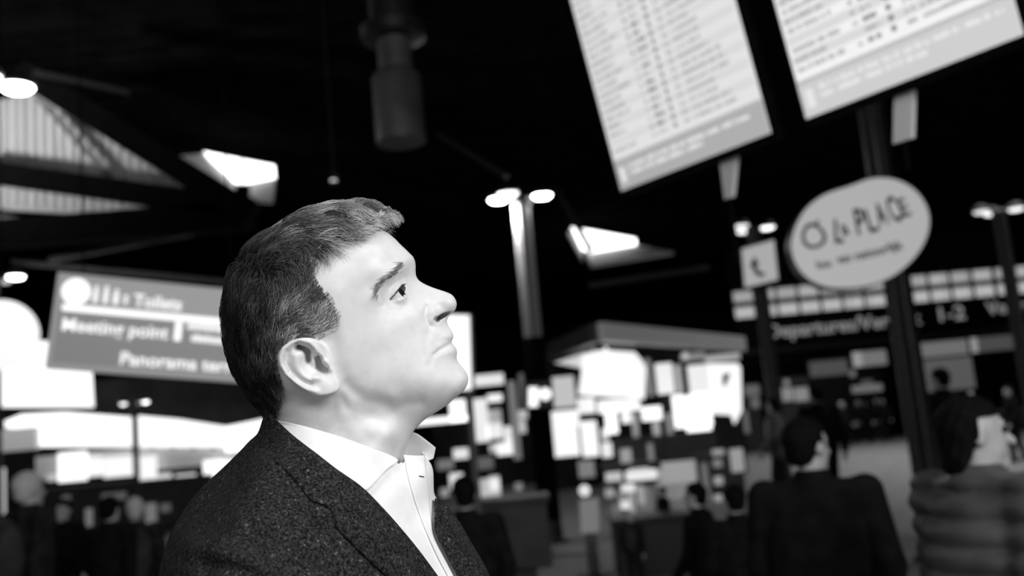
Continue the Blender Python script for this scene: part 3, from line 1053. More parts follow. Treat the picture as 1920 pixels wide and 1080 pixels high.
# round white globe lamp at the left edge
gc = at(2, 628, 9.6)
gl = MB().lathe((gc[0], 9.6, gc[2]), [(0.355 * math.sin(t), -0.355 * math.cos(t)) for t in np.linspace(0.02, math.pi - 0.02, 24)], n=40).build('globe_sign', glow('globe_white', 0.95), smooth=True)
tag(gl, 'large round white globe at the left edge beside the hanging sign', 'lamp')
MB().tube((gc[0], 9.6, gc[2] + 0.34), (gc[0], 9.6, CEIL), 0.012).build('stem', M['beam'], gl)

# -- corner kiosk in the middle
KY = 20.0
kc = at(1119, 605, KY)
kr = at_z(1388, 632, kc[2])
kl = at_z(1035, 643, kc[2])
kz = at(1122, 641, KY)[2]
kiosk = empty('corner_shop', (kc[0], kc[1], 0))
tag(kiosk, 'brightly lit corner shop with a grey fascia band in the middle distance', 'shop')
def wallbox(a, b_, z0, z1, t, name, m, parent):
    d = b_ - a; d[2] = 0; L = np.linalg.norm(d); c = (a + b_) / 2
    rz = math.atan2(d[1], d[0])
    o = MB().box((c[0] - kc[0], c[1] - kc[1], (z0 + z1) / 2), (L, t, z1 - z0), rz=rz, b=0.02).build(name, m, parent)
    return o
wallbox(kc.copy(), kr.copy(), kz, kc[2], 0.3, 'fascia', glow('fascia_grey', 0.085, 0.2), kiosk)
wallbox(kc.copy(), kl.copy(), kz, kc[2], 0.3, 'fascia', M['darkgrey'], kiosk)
def kpiece(name, px, y, m, thick=0.08):
    o = piece(kiosk, name, px, y, m, thick)
    o.location = (-kc[0], -kc[1], 0)
    return o
def kplate(name, pts, y, m, thick=0.1):
    o = plate(pts, y, thick, name, m, kiosk); o.location = (-kc[0], -kc[1], 0); return o
kpiece('back_wall', (1030, 640, 1395, 1010), 27.0, M['wall'], 0.2)
kplate('lit_window', [(1092, 664), (1130, 656), (1190, 660), (1204, 676), (1211, 690), (1209, 748), (1088, 741)], 22.0, W10)
kplate('lit_window', [(1040, 680), (1088, 664), (1100, 662), (1090, 742), (1083, 738), (1092, 690)], 22.4, W6)
kpiece('window_bar', (1115, 655, 1119, 745), 21.9, W9, 0.05)
kpiece('window_bar', (1138, 650, 1144, 745), 21.9, W10, 0.05)
kplate('shelf_edge', [(1088, 741), (1209, 748), (1209, 751), (1088, 744)], 21.9, M['mid'])
for nm, px, y, m in (('lit_window', (1231, 681, 1263, 738), 23.5, W9), ('lit_window', (1268, 684, 1279, 736), 23.6, W4), ('lit_window', (1292, 684, 1330, 738), 24.0, W9),
                     ('light_box', (1263, 738, 1334, 800), 22.5, W12), ('light_box', (1287, 768, 1333, 808), 22.2, W15),
                     ('lit_shelf', (1121, 748, 1201, 772), 21.9, W10), ('lit_panel', (1136, 770, 1158, 813), 21.5, W12), ('lit_panel', (1166, 772, 1183, 793), 21.6, W10),
                     ('lit_panel', (1204, 762, 1241, 788), 21.4, W12), ('lit_panel', (1129, 830, 1148, 857), 21.2, W9), ('lit_panel', (1128, 803, 1141, 825), 21.6, W6),
                     ('lit_panel', (1083, 746, 1116, 775), 22.1, W9), ('lit_panel', (1034, 770, 1086, 800), 21.0, W10), ('lit_panel', (1038, 800, 1086, 855), 21.0, W10),
                     ('lit_panel', (1091, 790, 1121, 855), 21.1, W10), ('lit_panel', (1020, 785, 1033, 805), 21.0, W9), ('grey_panel', (1037, 706, 1078, 763), 20.9, W6),
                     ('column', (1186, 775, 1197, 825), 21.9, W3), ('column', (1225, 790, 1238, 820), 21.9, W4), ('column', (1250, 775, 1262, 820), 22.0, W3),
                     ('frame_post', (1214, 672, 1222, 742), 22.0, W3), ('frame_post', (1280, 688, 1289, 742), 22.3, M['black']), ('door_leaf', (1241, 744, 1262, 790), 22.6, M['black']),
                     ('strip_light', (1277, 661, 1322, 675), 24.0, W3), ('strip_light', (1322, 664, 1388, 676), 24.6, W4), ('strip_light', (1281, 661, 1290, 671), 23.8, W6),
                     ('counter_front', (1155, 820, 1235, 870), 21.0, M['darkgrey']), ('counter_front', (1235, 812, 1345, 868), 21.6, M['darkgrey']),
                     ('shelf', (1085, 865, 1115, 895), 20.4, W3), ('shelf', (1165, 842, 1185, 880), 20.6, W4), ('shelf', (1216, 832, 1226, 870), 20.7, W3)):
    kpiece(nm, px, y, m, 0.12)
kplate('lit_window', [(1325, 682), (1384, 681), (1389, 690), (1391, 770), (1378, 795), (1372, 778), (1334, 776), (1328, 740)], 24.2, W10)
kplate('pennant', [(1356, 701), (1370, 700), (1360, 724), (1356, 722)], 24.0, M['black'])
kpiece('poster_panel', (1230, 866, 1306, 905), 18.0, W4); kpiece('poster_panel', (1232, 905, 1304, 936), 18.05, W3); kpiece('poster_panel', (1234, 936, 1302, 985), 18.1, W2)
for px, m in (((1136, 886, 1166, 902), W6), ((1174, 882, 1232, 900), W9), ((1180, 878, 1218, 884), W6), ((1166, 909, 1191, 922), W9), ((1163, 938, 1182, 954), W9), ((1180, 922, 1192, 986), W4), ((1196, 912, 1209, 945), W4),
              ((1135, 917, 1152, 932), W4), ((1160, 922, 1180, 950), W3), ((1210, 915, 1226, 945), W2), ((1200, 945, 1225, 962), W2), ((1153, 950, 1166, 1060), W2), ((1188, 1040, 1204, 1080), W3)):
    kpiece('display_item', px, 17.6, m, 0.1)
for px in ((1130, 868, 1240, 884), (1130, 903, 1240, 908)):
    kpiece('shelf', px, 17.7, M['black'], 0.3)
for px, m in (((1371, 842, 1395, 884), W4), ((1336, 843, 1358, 853), W4), ((1338, 862, 1354, 876), W3), ((1340, 894, 1356, 909), W4), ((1340, 928, 1355, 943), W4), ((1318, 870, 1330, 940), W2)):
    kpiece('lit_panel', px, 19.0, m, 0.08)
kpiece('side_wall', (1306, 850, 1400, 1000), 19.3, M['darkgrey'], 0.1)

# -- far shops seen between his chin and the kiosk
CY = 30.0
cs = shop('shop_front', 'far shop front seen just past his chin, lit by round lamps', CY, 800, 1040, 735)
for nm, px, y, m in (('light_strip', (889, 702, 944, 722), CY, W9), ('lit_window', (888, 748, 915, 828), CY + 0.2, W9), ('lit_window', (912, 795, 942, 822), CY + 0.2, W9), ('round_lamp', (914, 739, 941, 753), CY, W10),
                     ('lit_window', (946, 800, 961, 850), CY + 0.1, W9), ('lit_window', (931, 830, 961, 853), CY, W10), ('lit_window', (918, 833, 931, 848), CY, W6),
                     ('lit_window', (843, 750, 873, 790), CY - 1, W12), ('light_strip', (760, 783, 882, 794), CY - 1, W12), ('lit_panel', (850, 841, 878, 860), CY - 1.4, W9),
                     ('lit_panel', (915, 768, 940, 795), CY + 0.3, W4), ('lit_panel', (966, 770, 989, 785), CY, W6), ('lit_panel', (968, 788, 986, 812), CY, W6),
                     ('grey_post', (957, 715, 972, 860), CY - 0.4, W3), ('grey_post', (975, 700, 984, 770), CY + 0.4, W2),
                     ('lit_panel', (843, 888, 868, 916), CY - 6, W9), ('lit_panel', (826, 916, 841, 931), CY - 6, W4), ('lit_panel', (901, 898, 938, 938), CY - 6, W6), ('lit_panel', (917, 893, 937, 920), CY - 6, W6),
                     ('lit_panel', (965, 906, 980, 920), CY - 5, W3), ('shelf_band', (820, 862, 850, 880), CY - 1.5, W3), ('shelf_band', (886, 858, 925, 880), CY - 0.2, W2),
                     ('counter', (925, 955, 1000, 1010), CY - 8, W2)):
    piece(cs, nm, px, y, m, 0.12)
lamp_ball = at(1010, 846, 17)
sb = MB().lathe(tuple(lamp_ball), [(0.085 * math.sin(t), -0.085 * math.cos(t)) for t in np.linspace(0.05, math.pi - 0.05, 10)], n=16).build('small_globe_lamp', W10, smooth=True)
tag(sb, 'small round white lamp left of the lit corner shop', 'lamp')
MB().tube((lamp_ball[0], 17, 0), (lamp_ball[0], 17, lamp_ball[2] - 0.08), 0.02).build('post', M['dark_steel'], sb)
ex_ = plate([(980, 717), (980, 768), (1036, 764), (1036, 713)], 13.6, 0.12, 'twin_sign', M['black'])
tag(ex_, 'small dark hanging sign with two glowing symbols left of the corner shop', 'sign')
plate([(991, 726), (991, 763), (1009, 762), (1009, 726)], 13.58, 0.02, 'lit_symbol', W12, ex_)
cpt = at(1022, 739, 13.58)
MB().lathe(tuple(cpt), [(0.085, 0.0), (0.085, 0.02)], axis=(0, -1, 0), n=24).build('lit_symbol', W12, ex_)
p = at(1008, 715, 13.66)
MB().tube(tuple(p), (p[0], p[1], CEIL), 0.012).build('hanger', M['beam'], ex_)
# grey information totem and small post lamp
ty = 11.0
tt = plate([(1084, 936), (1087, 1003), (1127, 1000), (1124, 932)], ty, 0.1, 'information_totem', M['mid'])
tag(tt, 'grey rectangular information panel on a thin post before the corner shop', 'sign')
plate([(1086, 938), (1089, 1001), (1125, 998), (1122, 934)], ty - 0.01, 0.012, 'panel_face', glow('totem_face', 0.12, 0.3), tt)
a = at(1107, 1001, ty + 0.05)
MB().box((a[0], a[1], a[2] / 2), (0.13, 0.06, a[2])).build('post', M['mid'], tt)
MB().box((a[0], a[1], 0.015), (0.4, 0.3, 0.03), b=0.005).build('base', M['darkgrey'], tt)
a = at(1096, 920, 12)
pl = MB().lathe(tuple(a), [(0.07 * math.sin(t), -0.07 * math.cos(t)) for t in np.linspace(0.05, math.pi - 0.05, 10)], n=16).build('small_globe_lamp', W9, smooth=True)
tag(pl, 'small round white lamp just above the grey information panel', 'lamp')
MB().tube((a[0], 12, 0), (a[0], 12, a[2] - 0.06), 0.02).build('post', M['dark_steel'], pl)
# ================================================================== passers-by
def capsule_(X, Y, Z, a, b, ra, rb=None):
    rb = ra if rb is None else rb
    a, b = np.array(a, np.float32), np.array(b, np.float32)
    e = b - a
    t = np.clip(((X - a[0]) * e[0] + (Y - a[1]) * e[1] + (Z - a[2]) * e[2]) / (e @ e + 1e-12), 0, 1)
    return np.sqrt((X - a[0] - t * e[0]) ** 2 + (Y - a[1] - t * e[1]) ** 2 + (Z - a[2] - t * e[2]) ** 2) - (ra + (rb - ra) * t)


def ell_(X, Y, Z, c, r):
    q = np.sqrt(((X - c[0]) / r[0]) ** 2 + ((Y - c[1]) / r[1]) ** 2 + ((Z - c[2]) / r[2]) ** 2)
    return ((q - 1) * min(r)).astype(np.float32)


def g3(a, b, h):
    n = [int((b[i] - a[i]) / h) + 1 for i in range(3)]
    return np.meshgrid(*[(a[i] + h * np.arange(n[i])).astype(np.float32) for i in range(3)], indexing='ij')


skin_p = noise_colour(mat('skin_tone', 0.5, 0.5), 0.46, 0.54, 20)
shoe_m = mat('black_shoe', 0.01, 0.4)
eye_m = mat('dark_eye', 0.01, 0.2)


def flip(V, F):
    n = np.cross(V[F[:, 1]] - V[F[:, 0]], V[F[:, 2]] - V[F[:, 0]])
    return F if ((V[F].mean(1) - V.mean(0)) * n).sum() > 0 else F[:, ::-1]


def make_person(coat_m, trouser_m, hair_m_, step=0.12, swing=0.14, long_hair=False, hem=0.72, puffer=False, stout=1.0, head_turn=0.0,
                skin_mat=None, hat=False, bag=None, collar=True, fine=0.010, crouch=False):
    """one walking figure facing +X, 1.75 m tall, feet at z = 0: body as one surface, clothes and hair as its parts"""
    J = dict(hip=0.93, sh=1.43, neck=1.50, head=1.635)
    sw = 0.19 * stout
    ct, st = math.cos(head_turn), math.sin(head_turn)
    def hd(p):      # head-local to figure
        return (0.015 + ct * p[0] - st * p[1], st * p[0] + ct * p[1], J['head'] + p[2])
    arms = []
    for s in (-1, 1):
        a0 = (0.0, s * sw, J['sh'])
        a1 = (-0.03 + 0.5 * s * swing, s * (sw + 0.055), 1.13)
        a2 = (0.06 + 1.1 * s * swing, s * (sw + 0.045), 0.88)
        arms.append((a0, a1, a2))
    legs_ = []
    for s in (-1, 1):
        l0 = (0.0, s * 0.09, J['hip'])
        l1 = (0.05 - 0.35 * s * step, s * 0.095, 0.50)
        l2 = (0.0 - 1.0 * s * step, s * 0.10, 0.085 + (0.05 if s * step > 0 else 0.0))
        legs_.append((l0, l1, l2))
    lo, hi = (-0.36, -0.36, -0.01), (0.40, 0.36, 1.82)
    X, Y, Z = g3(lo, hi, fine)
    # ---- body
    c, sn = ct, st
    Xh = (X - 0.015) * c + Y * sn; Yh = -(X - 0.015) * sn + Y * c; Zh = Z - J['head']
    d = ell_(Xh, Yh, Zh, (-0.015, 0, 0.03), (0.098, 0.076, 0.088))
    d = smin(d, ell_(Xh, Yh, Zh, (0.03, 0, -0.045), (0.06, 0.058, 0.075)), 0.03)
    d = smin(d, capsule_(Xh, Yh, Zh, (0.075, 0, -0.105), (0.06, 0, -0.10), 0.022), 0.02)          # chin
    d = smin(d, capsule_(Xh, Yh, Zh, (0.085, 0, 0.01), (0.112, 0, -0.035), 0.009, 0.014), 0.012)  # nose
    d = smin(d, capsule_(Xh, Yh, Zh, (0.076, -0.03, 0.028), (0.076, 0.03, 0.028), 0.012), 0.012)  # brow
    d = smin(d, capsule_(Xh, Yh, Zh, (0.083, -0.018, -0.068), (0.083, 0.018, -0.068), 0.010), 0.008)  # lips
    for s in (-1, 1):
        d = smax(d, -ell_(Xh, Yh, Zh, (0.092, s * 0.032, 0.006), (0.014, 0.017, 0.011)), 0.008)
        d = smin(d, ell_(Xh, Yh, Zh, (-0.012, s * 0.078, -0.01), (0.024, 0.011, 0.032)), 0.006)     # ears
    d = smin(d, capsule_(X, Y, Z, (0.0, 0, 1.44), (0.012, 0, 1.57), 0.058, 0.054), 0.025)
    tor = smin(ell_(X, Y, Z, (0.0, 0, 1.26), (0.105 * stout, 0.165 * stout, 0.21)), ell_(X, Y, Z, (0.0, 0, 0.99), (0.105 * stout, 0.155 * stout, 0.15)), 0.08)
    d = smin(d, tor, 0.05)
    for (a0, a1, a2) in arms:
        ar = smin(capsule_(X, Y, Z, a0, a1, 0.05, 0.04), capsule_(X, Y, Z, a1, a2, 0.038, 0.027), 0.015)
        d = smin(d, ar, 0.03)
        v = np.array(a2) - np.array(a1); v /= np.linalg.norm(v)
        wr = np.array(a2)
        pm = wr + v * 0.05
        d = smin(d, capsule_(X, Y, Z, wr, pm + v * 0.02, 0.026, 0.030), 0.012)
        fx = np.array([1.0, 0, 0]); fx -= v * (fx @ v); fx /= np.linalg.norm(fx)
        inw = np.array([0, -math.copysign(1, a2[1]), 0])
        for k, L in enumerate((0.066, 0.075, 0.070, 0.055)):
            b0 = pm + v * 0.02 + fx * (0.027 - 0.018 * k)
            b1 = b0 + v * L * 0.55
            b2 = b1 + (v * 0.75 + inw * 0.5) * L * 0.5
            d = np.minimum(d, np.minimum(capsule_(X, Y, Z, b0, b1, 0.0085), capsule_(X, Y, Z, b1, b2, 0.008)))
        t0 = wr + v * 0.025 + fx * 0.026
        d = smin(d, capsule_(X, Y, Z, t0, t0 + fx * 0.02 + v * 0.045, 0.010, 0.009), 0.006)
    for (l0, l1, l2) in legs_:
        lg = smin(capsule_(X, Y, Z, l0, l1, 0.082, 0.055), capsule_(X, Y, Z, l1, l2, 0.053, 0.036), 0.02)
        d = smin(d, lg, 0.03)
        d = smin(d, capsule_(X, Y, Z, (l2[0] - 0.03, l2[1], l2[2] - 0.045), (l2[0] + 0.13, l2[1], l2[2] - 0.055), 0.034, 0.026), 0.015)
    V, F = surface_nets(d, lo, fine)
    body_me = np_mesh('person', V, flip(V, F))
    root = link_mesh('person', body_me, skin_mat or skin_p, None, True)
    # ---- coat
    cd = smin(ell_(X, Y, Z, (0.0, 0, 1.25), (0.135 * stout, 0.20 * stout, 0.24)), ell_(X, Y, Z, (0.0, 0, 0.96), (0.135 * stout, 0.185 * stout, 0.30)), 0.10)
    cd = smin(cd, capsule_(X, Y, Z, (0, -sw + 0.02, 1.425), (0, sw - 0.02, 1.425), 0.062), 0.05)
    for (a0, a1, a2) in arms:
        cd = smin(cd, smin(capsule_(X, Y, Z, a0, a1, 0.072, 0.060), capsule_(X, Y, Z, a1, a2, 0.058, 0.046), 0.02), 0.03)
    if collar: cd = smin(cd, capsule_(X, Y, Z, (-0.01, 0, 1.46), (0.0, 0, 1.53), 0.085, 0.075), 0.02)
    if puffer: cd = cd - 0.018 * np.abs(np.sin(Z * math.pi / 0.085 + 0.5 * X)).astype(np.float32)
    cd = smax(cd, hem - Z, 0.01)
    cd = smax(cd, Z - 1.535, 0.01)
    for (a0, a1, a2) in arms:      # sleeves end at the wrist
        v = np.array(a2) - np.array(a1); v /= np.linalg.norm(v)
        near = capsule_(X, Y, Z, a1, np.array(a2) + v * 0.2, 0.085)
        pl_ = (X - a2[0]) * v[0] + (Y - a2[1]) * v[1] + (Z - a2[2]) * v[2]
        cd = np.where(near < 0, np.maximum(cd, pl_), cd)
    cd = np.maximum(cd, -(d + 0.004))
    V, F = surface_nets(cd, lo, fine)
    link_mesh('coat', np_mesh('coat', V, flip(V, F)), coat_m, root, True)
    # ---- trousers
    td = None
    for (l0, l1, l2) in legs_:
        l2b = (l2[0], l2[1], l2[2] - 0.01)
        t_ = smin(capsule_(X, Y, Z, l0, l1, 0.10, 0.075), capsule_(X, Y, Z, l1, l2b, 0.073, 0.060), 0.02)
        td = t_ if td is None else smin(td, t_, 0.02)
    td = smin(td, ell_(X, Y, Z, (0, 0, 0.95), (0.125 * stout, 0.17 * stout, 0.13)), 0.05)
    td = np.maximum(td, np.maximum(0.055 - Z, Z - 1.02))
    V, F = surface_nets(td, lo, fine)
    link_mesh('trousers', np_mesh('trousers', V, flip(V, F)), trouser_m, root, True)
    for (l0, l1, l2) in legs_:
        x0, y0, z0 = l2[0], l2[1], l2[2] - 0.085
        Xs, Ys, Zs = g3((x0 - 0.12, y0 - 0.07, z0 - 0.02), (x0 + 0.22, y0 + 0.07, z0 + 0.16), 0.008)
        sd = smin(capsule_(Xs, Ys, Zs, (x0 - 0.04, y0, z0 + 0.045), (x0 + 0.13, y0, z0 + 0.035), 0.046, 0.038), capsule_(Xs, Ys, Zs, (x0 - 0.02, y0, z0 + 0.06), (x0, y0, z0 + 0.11), 0.048), 0.02)
        sd = smax(sd, z0 + 0.001 - Zs, 0.004)
        V, F = surface_nets(sd, (x0 - 0.12, y0 - 0.07, z0 - 0.02), 0.008)
        link_mesh('shoe', np_mesh('shoe', V, flip(V, F)), shoe_m, root, True)
    # ---- hair
    lo2 = (-0.2, -0.2, 1.36); Xs, Ys, Zs = g3(lo2, (0.22, 0.2, 1.82), 0.008)
    A = (Xs - 0.015) * c + Ys * sn; Bq = -(Xs - 0.015) * sn + Ys * c; Cz = Zs - J['head']
    hdist = ell_(A, Bq, Cz, (-0.02, 0, 0.036), (0.110, 0.087 + (0.012 if long_hair else 0), 0.098))
    if long_hair:
        hdist = smin(hdist, ell_(A, Bq, Cz, (-0.06, 0, -0.06), (0.065, 0.088, 0.13)), 0.03)
    else:
        hdist = smin(hdist, ell_(A, Bq, Cz, (-0.06, 0, -0.03), (0.055, 0.066, 0.06)), 0.02)
    hdist = hdist + 0.004 * np.sin(A * 130) * np.sin(Bq * 110 + Cz * 60)
    line = np.where(Cz > 0.055, A - 0.072, A - (-0.012 if long_hair else 0.018) + np.maximum(0, -(Cz + 0.02)) * 0.6)
    hdist = smax(hdist, line, 0.012)
    if not long_hair: hdist = smax(hdist, -0.085 - Cz, 0.01)
    V, F = surface_nets(hdist, lo2, 0.008)
    link_mesh('hair', np_mesh('hair', V, flip(V, F)), hair_m_, root, True)
    for s in (-1, 1):
        p = hd((0.083, s * 0.032, 0.006))
        MB().lathe(p, [(0.011 * math.sin(t), -0.011 * math.cos(t)) for t in np.linspace(0.05, 3.09, 8)], n=12).build('eyeball', eye_m, root, True)
    if bag:
        Xs, Ys, Zs = g3((-0.36, -0.22, 0.9), (-0.05, 0.22, 1.5), 0.01)
        bd_ = smax(ell_(Xs, Ys, Zs, (-0.19, 0, 1.2), (0.12, 0.17, 0.26)), np.abs(Ys) - 0.15, 0.03)
        V, F = surface_nets(bd_, (-0.36, -0.22, 0.9), 0.01)
        link_mesh('backpack', np_mesh('backpack', V, flip(V, F)), bag, root, True)
    return root


black_wool = noise_colour(mat('black_wool', 0.01, 0.9, spec=0.1), 0.006, 0.012, 12)
dark_cloth = noise_colour(mat('dark_cloth', 0.02, 0.9, spec=0.1), 0.012, 0.028, 12)
mid_cloth = noise_colour(mat('charcoal_cloth', 0.05, 0.9, spec=0.1), 0.035, 0.06, 10)
quilt = noise_colour(mat('quilted_nylon', 0.09, 0.45), 0.07, 0.11, 6)
jeans = noise_colour(mat('dark_trousers', 0.02, 0.9, spec=0.1), 0.014, 0.026, 14)
hair_black = noise_colour(mat('black_hair', 0.004, 0.8, spec=0.1), 0.003, 0.006, 60)
hair_lit = noise_colour(mat('lit_hair', 0.6, 0.6), 0.55, 0.68, 60)  # pale hair stands in for the light on the walker's face


def place(root, u_head, v_top, y, face, label, group=None, h=None):
    """stands the figure so that the top of its head is seen at (u_head, v_top) at the distance y (or with height h)"""
    p = at(u_head, v_top, y)
    H = p[2] if h is None else h
    s = H / 1.765
    root.location = (p[0], y, 0)
    root.rotation_euler = (0, 0, face)
    root.scale = (s, s, s)
    tag(root, label, 'person', group)
    return root


man_back = make_person(black_wool, jeans, hair_black, stout=1.15, head_turn=-0.75, step=0.1, hem=0.62)
place(man_back, 1508, 782, 3.9, math.radians(72), 'man in a long black coat seen from behind, face turned to the right, walking away')
woman = make_person(quilt, jeans, hair_black, long_hair=True, puffer=True, stout=1.18, head_turn=-0.5, step=-0.1, hem=0.75)
place(woman, 1812, 742, 3.05, math.radians(20), 'dark-haired person in a grey quilted jacket at the far right edge, close to the camera')
walker = make_person(dark_cloth, jeans, hair_lit, stout=1.0, step=0.12, bag=mid_cloth)
place(walker, 52, 884, 6.6, math.radians(60), 'person with hair painted as if lit and a dark backpack at the lower left edge')
dark_man = make_person(black_wool, black_wool, hair_black, stout=1.05, step=0.08)
place(dark_man, 868, 893, 5.6, math.radians(100), 'dark figure standing just behind the jacket front of the looking man')
n_ = 0
def again(src, *a, **k):
    return place(copy_tree(src), *a, **k)
again(dark_man, 1302, 905, 6.4, math.radians(150), 'dark-clothed person before the grey poster of the corner shop')
again(dark_man, 1374, 908, 5.6, math.radians(95), 'dark-clothed person half hidden behind the man in the long black coat')
again(dark_man, 205, 930, 7.4, math.radians(80), 'left of the two dark figures standing close together at lower left')
again(walker, 252, 932, 7.8, math.radians(110), 'one with hair painted as if lit, on the right, of the two figures standing close together at lower left')
again(dark_man, 120, 936, 9.0, math.radians(260), 'dark figure facing this way, between the backpack wearer and the pair at lower left')
again(dark_man, 1240, 912, 11.5, math.radians(200), 'dark figure among the display shelves left of the grey poster')
again(walker, 1180, 958, 9.5, math.radians(70), 'person low in the frame in front of the corner shop display shelf')
# the far crowd at the right
again(dark_man, 1528, 722, 14.0, math.radians(90), 'dark figure seen over the black-coated man, at the end of the open floor')
again(woman, 1447, 745, 17.0, math.radians(160), 'quilted-jacket wearer walking by the post of the white arrow sign')
again(dark_man, 1760, 690, 12.0, math.radians(120), 'tall dark figure right of the oval sign pillar, above the quilted jacket')
for i, (u_, v_, y_, f_) in enumerate(((1588, 742, 40, 80), (1606, 738, 41, 200), (1622, 741, 39.5, 120), (1640, 735, 41, 60), (1652, 738, 39, 250), (1576, 746, 38, 310))):
    again((dark_man, walker)[i % 2], u_, v_, y_, math.radians(f_), ('%s of six dark figures before the two low white counters, counted from the left' %
          {1576: 'first', 1588: 'second', 1606: 'third', 1622: 'fourth', 1640: 'fifth', 1652: 'last'}[u_]), 'far crowd before the counters', h=1.74)
for u_, v_, y_, f_, lb in ((1787, 708, 26, 90, 'small dark figure just above the hair of the quilted-jacket wearer'),
                           (1814, 712, 24, 270, 'small dark figure above the face of the quilted-jacket wearer'),
                           (1893, 742, 22, 180, 'small dark figure at the extreme right under the lamp column'),
                           (1716, 735, 30, 100, 'small dark figure close beside the oval sign pillar')):
    again(dark_man, u_, v_, y_, math.radians(f_), lb, h=1.72)
# ================================================================== the man in the dark tweed jacket
YM = 0.95                                    # distance of his middle plane from the lens
MMPX = YM / FPX * 1000.0


class Slab:
    """a body symmetric about the plane Y = YM: half thickness w over the side view (side view in picture units)"""
    def __init__(self, outline, G, ctrl, rim, lam, relief=(), relief_field=None, sm=2, blur_r=3.0, med=(5, 14)):
        self.G = G
        P = smooth_poly(outline, sm)
        self.P = P
        d = poly_dist(P, G.U, G.V) * MMPX
        ins = inside(P, G.U, G.V)
        cell = G.st * MMPX
        ph = lam * (1 - np.exp(-d / lam))
        ph = np.where(ins, ph, -d)
        phb = blur2(ph, med[0] / 1.0)
        s = sstep(np.where(ins, d, 0), med[0] * cell * 0.8, med[1] * cell)
        ph = ph * (1 - s) + phb * s
        pts, val = [], []
        g = lambda u, v: float(G.sample(ph, np.array([float(u)]), np.array([float(v)]))[0])
        for (u, v, ww) in ctrl:
            p = g(u, v)
            if p > 1.0:
                pts.append((u, v)); val.append(math.log(ww * ww / (2 * p)))
        for (u, v, R) in rim:
            pts.append((u, v)); val.append(math.log(R))
        R = np.exp(blur2(rbf(pts, val, G.U, G.V), blur_r))
        W = 2 * R * ph
        wv = np.sqrt(np.maximum(W, 0))
        rel = strokes(G, relief) if relief else np.zeros_like(W)
        if relief_field is not None: rel = rel + relief_field
        wv2 = np.maximum(wv + rel * sstep(wv, 2, 10), 0)
        self.W = np.where(ins, np.maximum(wv2 ** 2, 0.05 * np.maximum(W, 0)), W)
        self.w = np.sqrt(np.maximum(self.W, 0))
        gx, gy = np.gradient(self.W, G.st)
        self.gr = np.hypot(gx, gy) / MMPX

    def dist(self, u, v, dy):
        """approximate signed distance in mm; dy in mm"""
        W = self.G.sample(self.W, u, v)
        gr = self.G.sample(self.gr, u, v)
        return (dy * dy - W) / np.sqrt(4 * dy * dy + gr * gr + 40.0)


def px_of(X, Y, Z, ym=YM, s=0.02):
    dy = Y - ym
    ye = ym - (np.sqrt(dy * dy + s * s) - s)
    return 960 + FPX * X / ye, 540 - FPX * Z / ye, dy * 1000.0


def near_pt(u, v, w_mm, ym=YM, side=-1, s=0.02):
    """camera-space point seen at (u, v) at half thickness w (side -1: towards the lens)"""
    dy = np.asarray(w_mm) / 1000.0
    ye = ym - (np.sqrt(dy * dy + s * s) - s)
    return np.stack([(u - 960) / FPX * ye, ym + side * dy, (540 - v) / FPX * ye], -1)


def grid3(a, b, h):
    n = [int((b[i] - a[i]) / h) + 1 for i in range(3)]
    ax = [(a[i] + h * np.arange(n[i])).astype(np.float32) for i in range(3)]
    return np.meshgrid(*ax, indexing='ij')


def capsule(X, Y, Z, a, b, ra, rb=None):
    rb = ra if rb is None else rb
    a, b = np.array(a, np.float32), np.array(b, np.float32)
    e = b - a
    t = np.clip(((X - a[0]) * e[0] + (Y - a[1]) * e[1] + (Z - a[2]) * e[2]) / (e @ e + 1e-12), 0, 1)
    return np.sqrt((X - a[0] - t * e[0]) ** 2 + (Y - a[1] - t * e[1]) ** 2 + (Z - a[2] - t * e[2]) ** 2) - (ra + (rb - ra) * t)


def ellipsoid(X, Y, Z, c, r):
    q = np.sqrt(((X - c[0]) / r[0]) ** 2 + ((Y - c[1]) / r[1]) ** 2 + ((Z - c[2]) / r[2]) ** 2)
    return (q - 1) * min(r)


# ---- head and neck -------------------------------------------------
HEAD = [(707, 428), (724, 434), (741, 448), (750, 458), (760, 467), (769, 476), (775, 482), (778, 490), (779, 498), (779, 510),
        (780, 518), (784, 525), (792, 530.5), (802, 535.5), (815, 540.5), (826, 544), (837, 547.5), (847, 552), (853, 559),
        (856.5, 567), (856, 576), (852, 584), (845, 590), (839, 596), (837.5, 604), (842, 614), (848.5, 623), (850.5, 630),
        (849, 636), (846, 641), (850, 646.5), (855.5, 653), (857.5, 661), (856, 670), (857.5, 678), (865, 686.5), (874, 697),
        (878.5, 708), (877.5, 719), (873, 728), (865, 738), (852, 747), (838, 760), (826, 768), (808, 779), (797, 786),
        (783, 799), (773, 812), (764, 831), (757, 855), (752, 900), (748, 960), (746, 1020), (600, 1040), (470, 1010), (478, 930),
        (497, 870), (506, 830), (508, 800), (500, 776), (478, 748), (456, 712), (441, 668), (433, 620), (434, 570), (444, 525),
        (463, 490), (491, 461), (526, 439), (561, 420), (596, 408), (632, 403), (664, 405), (690, 414)]
GH = Grid2(400, 900, 370, 1060, 2.0)
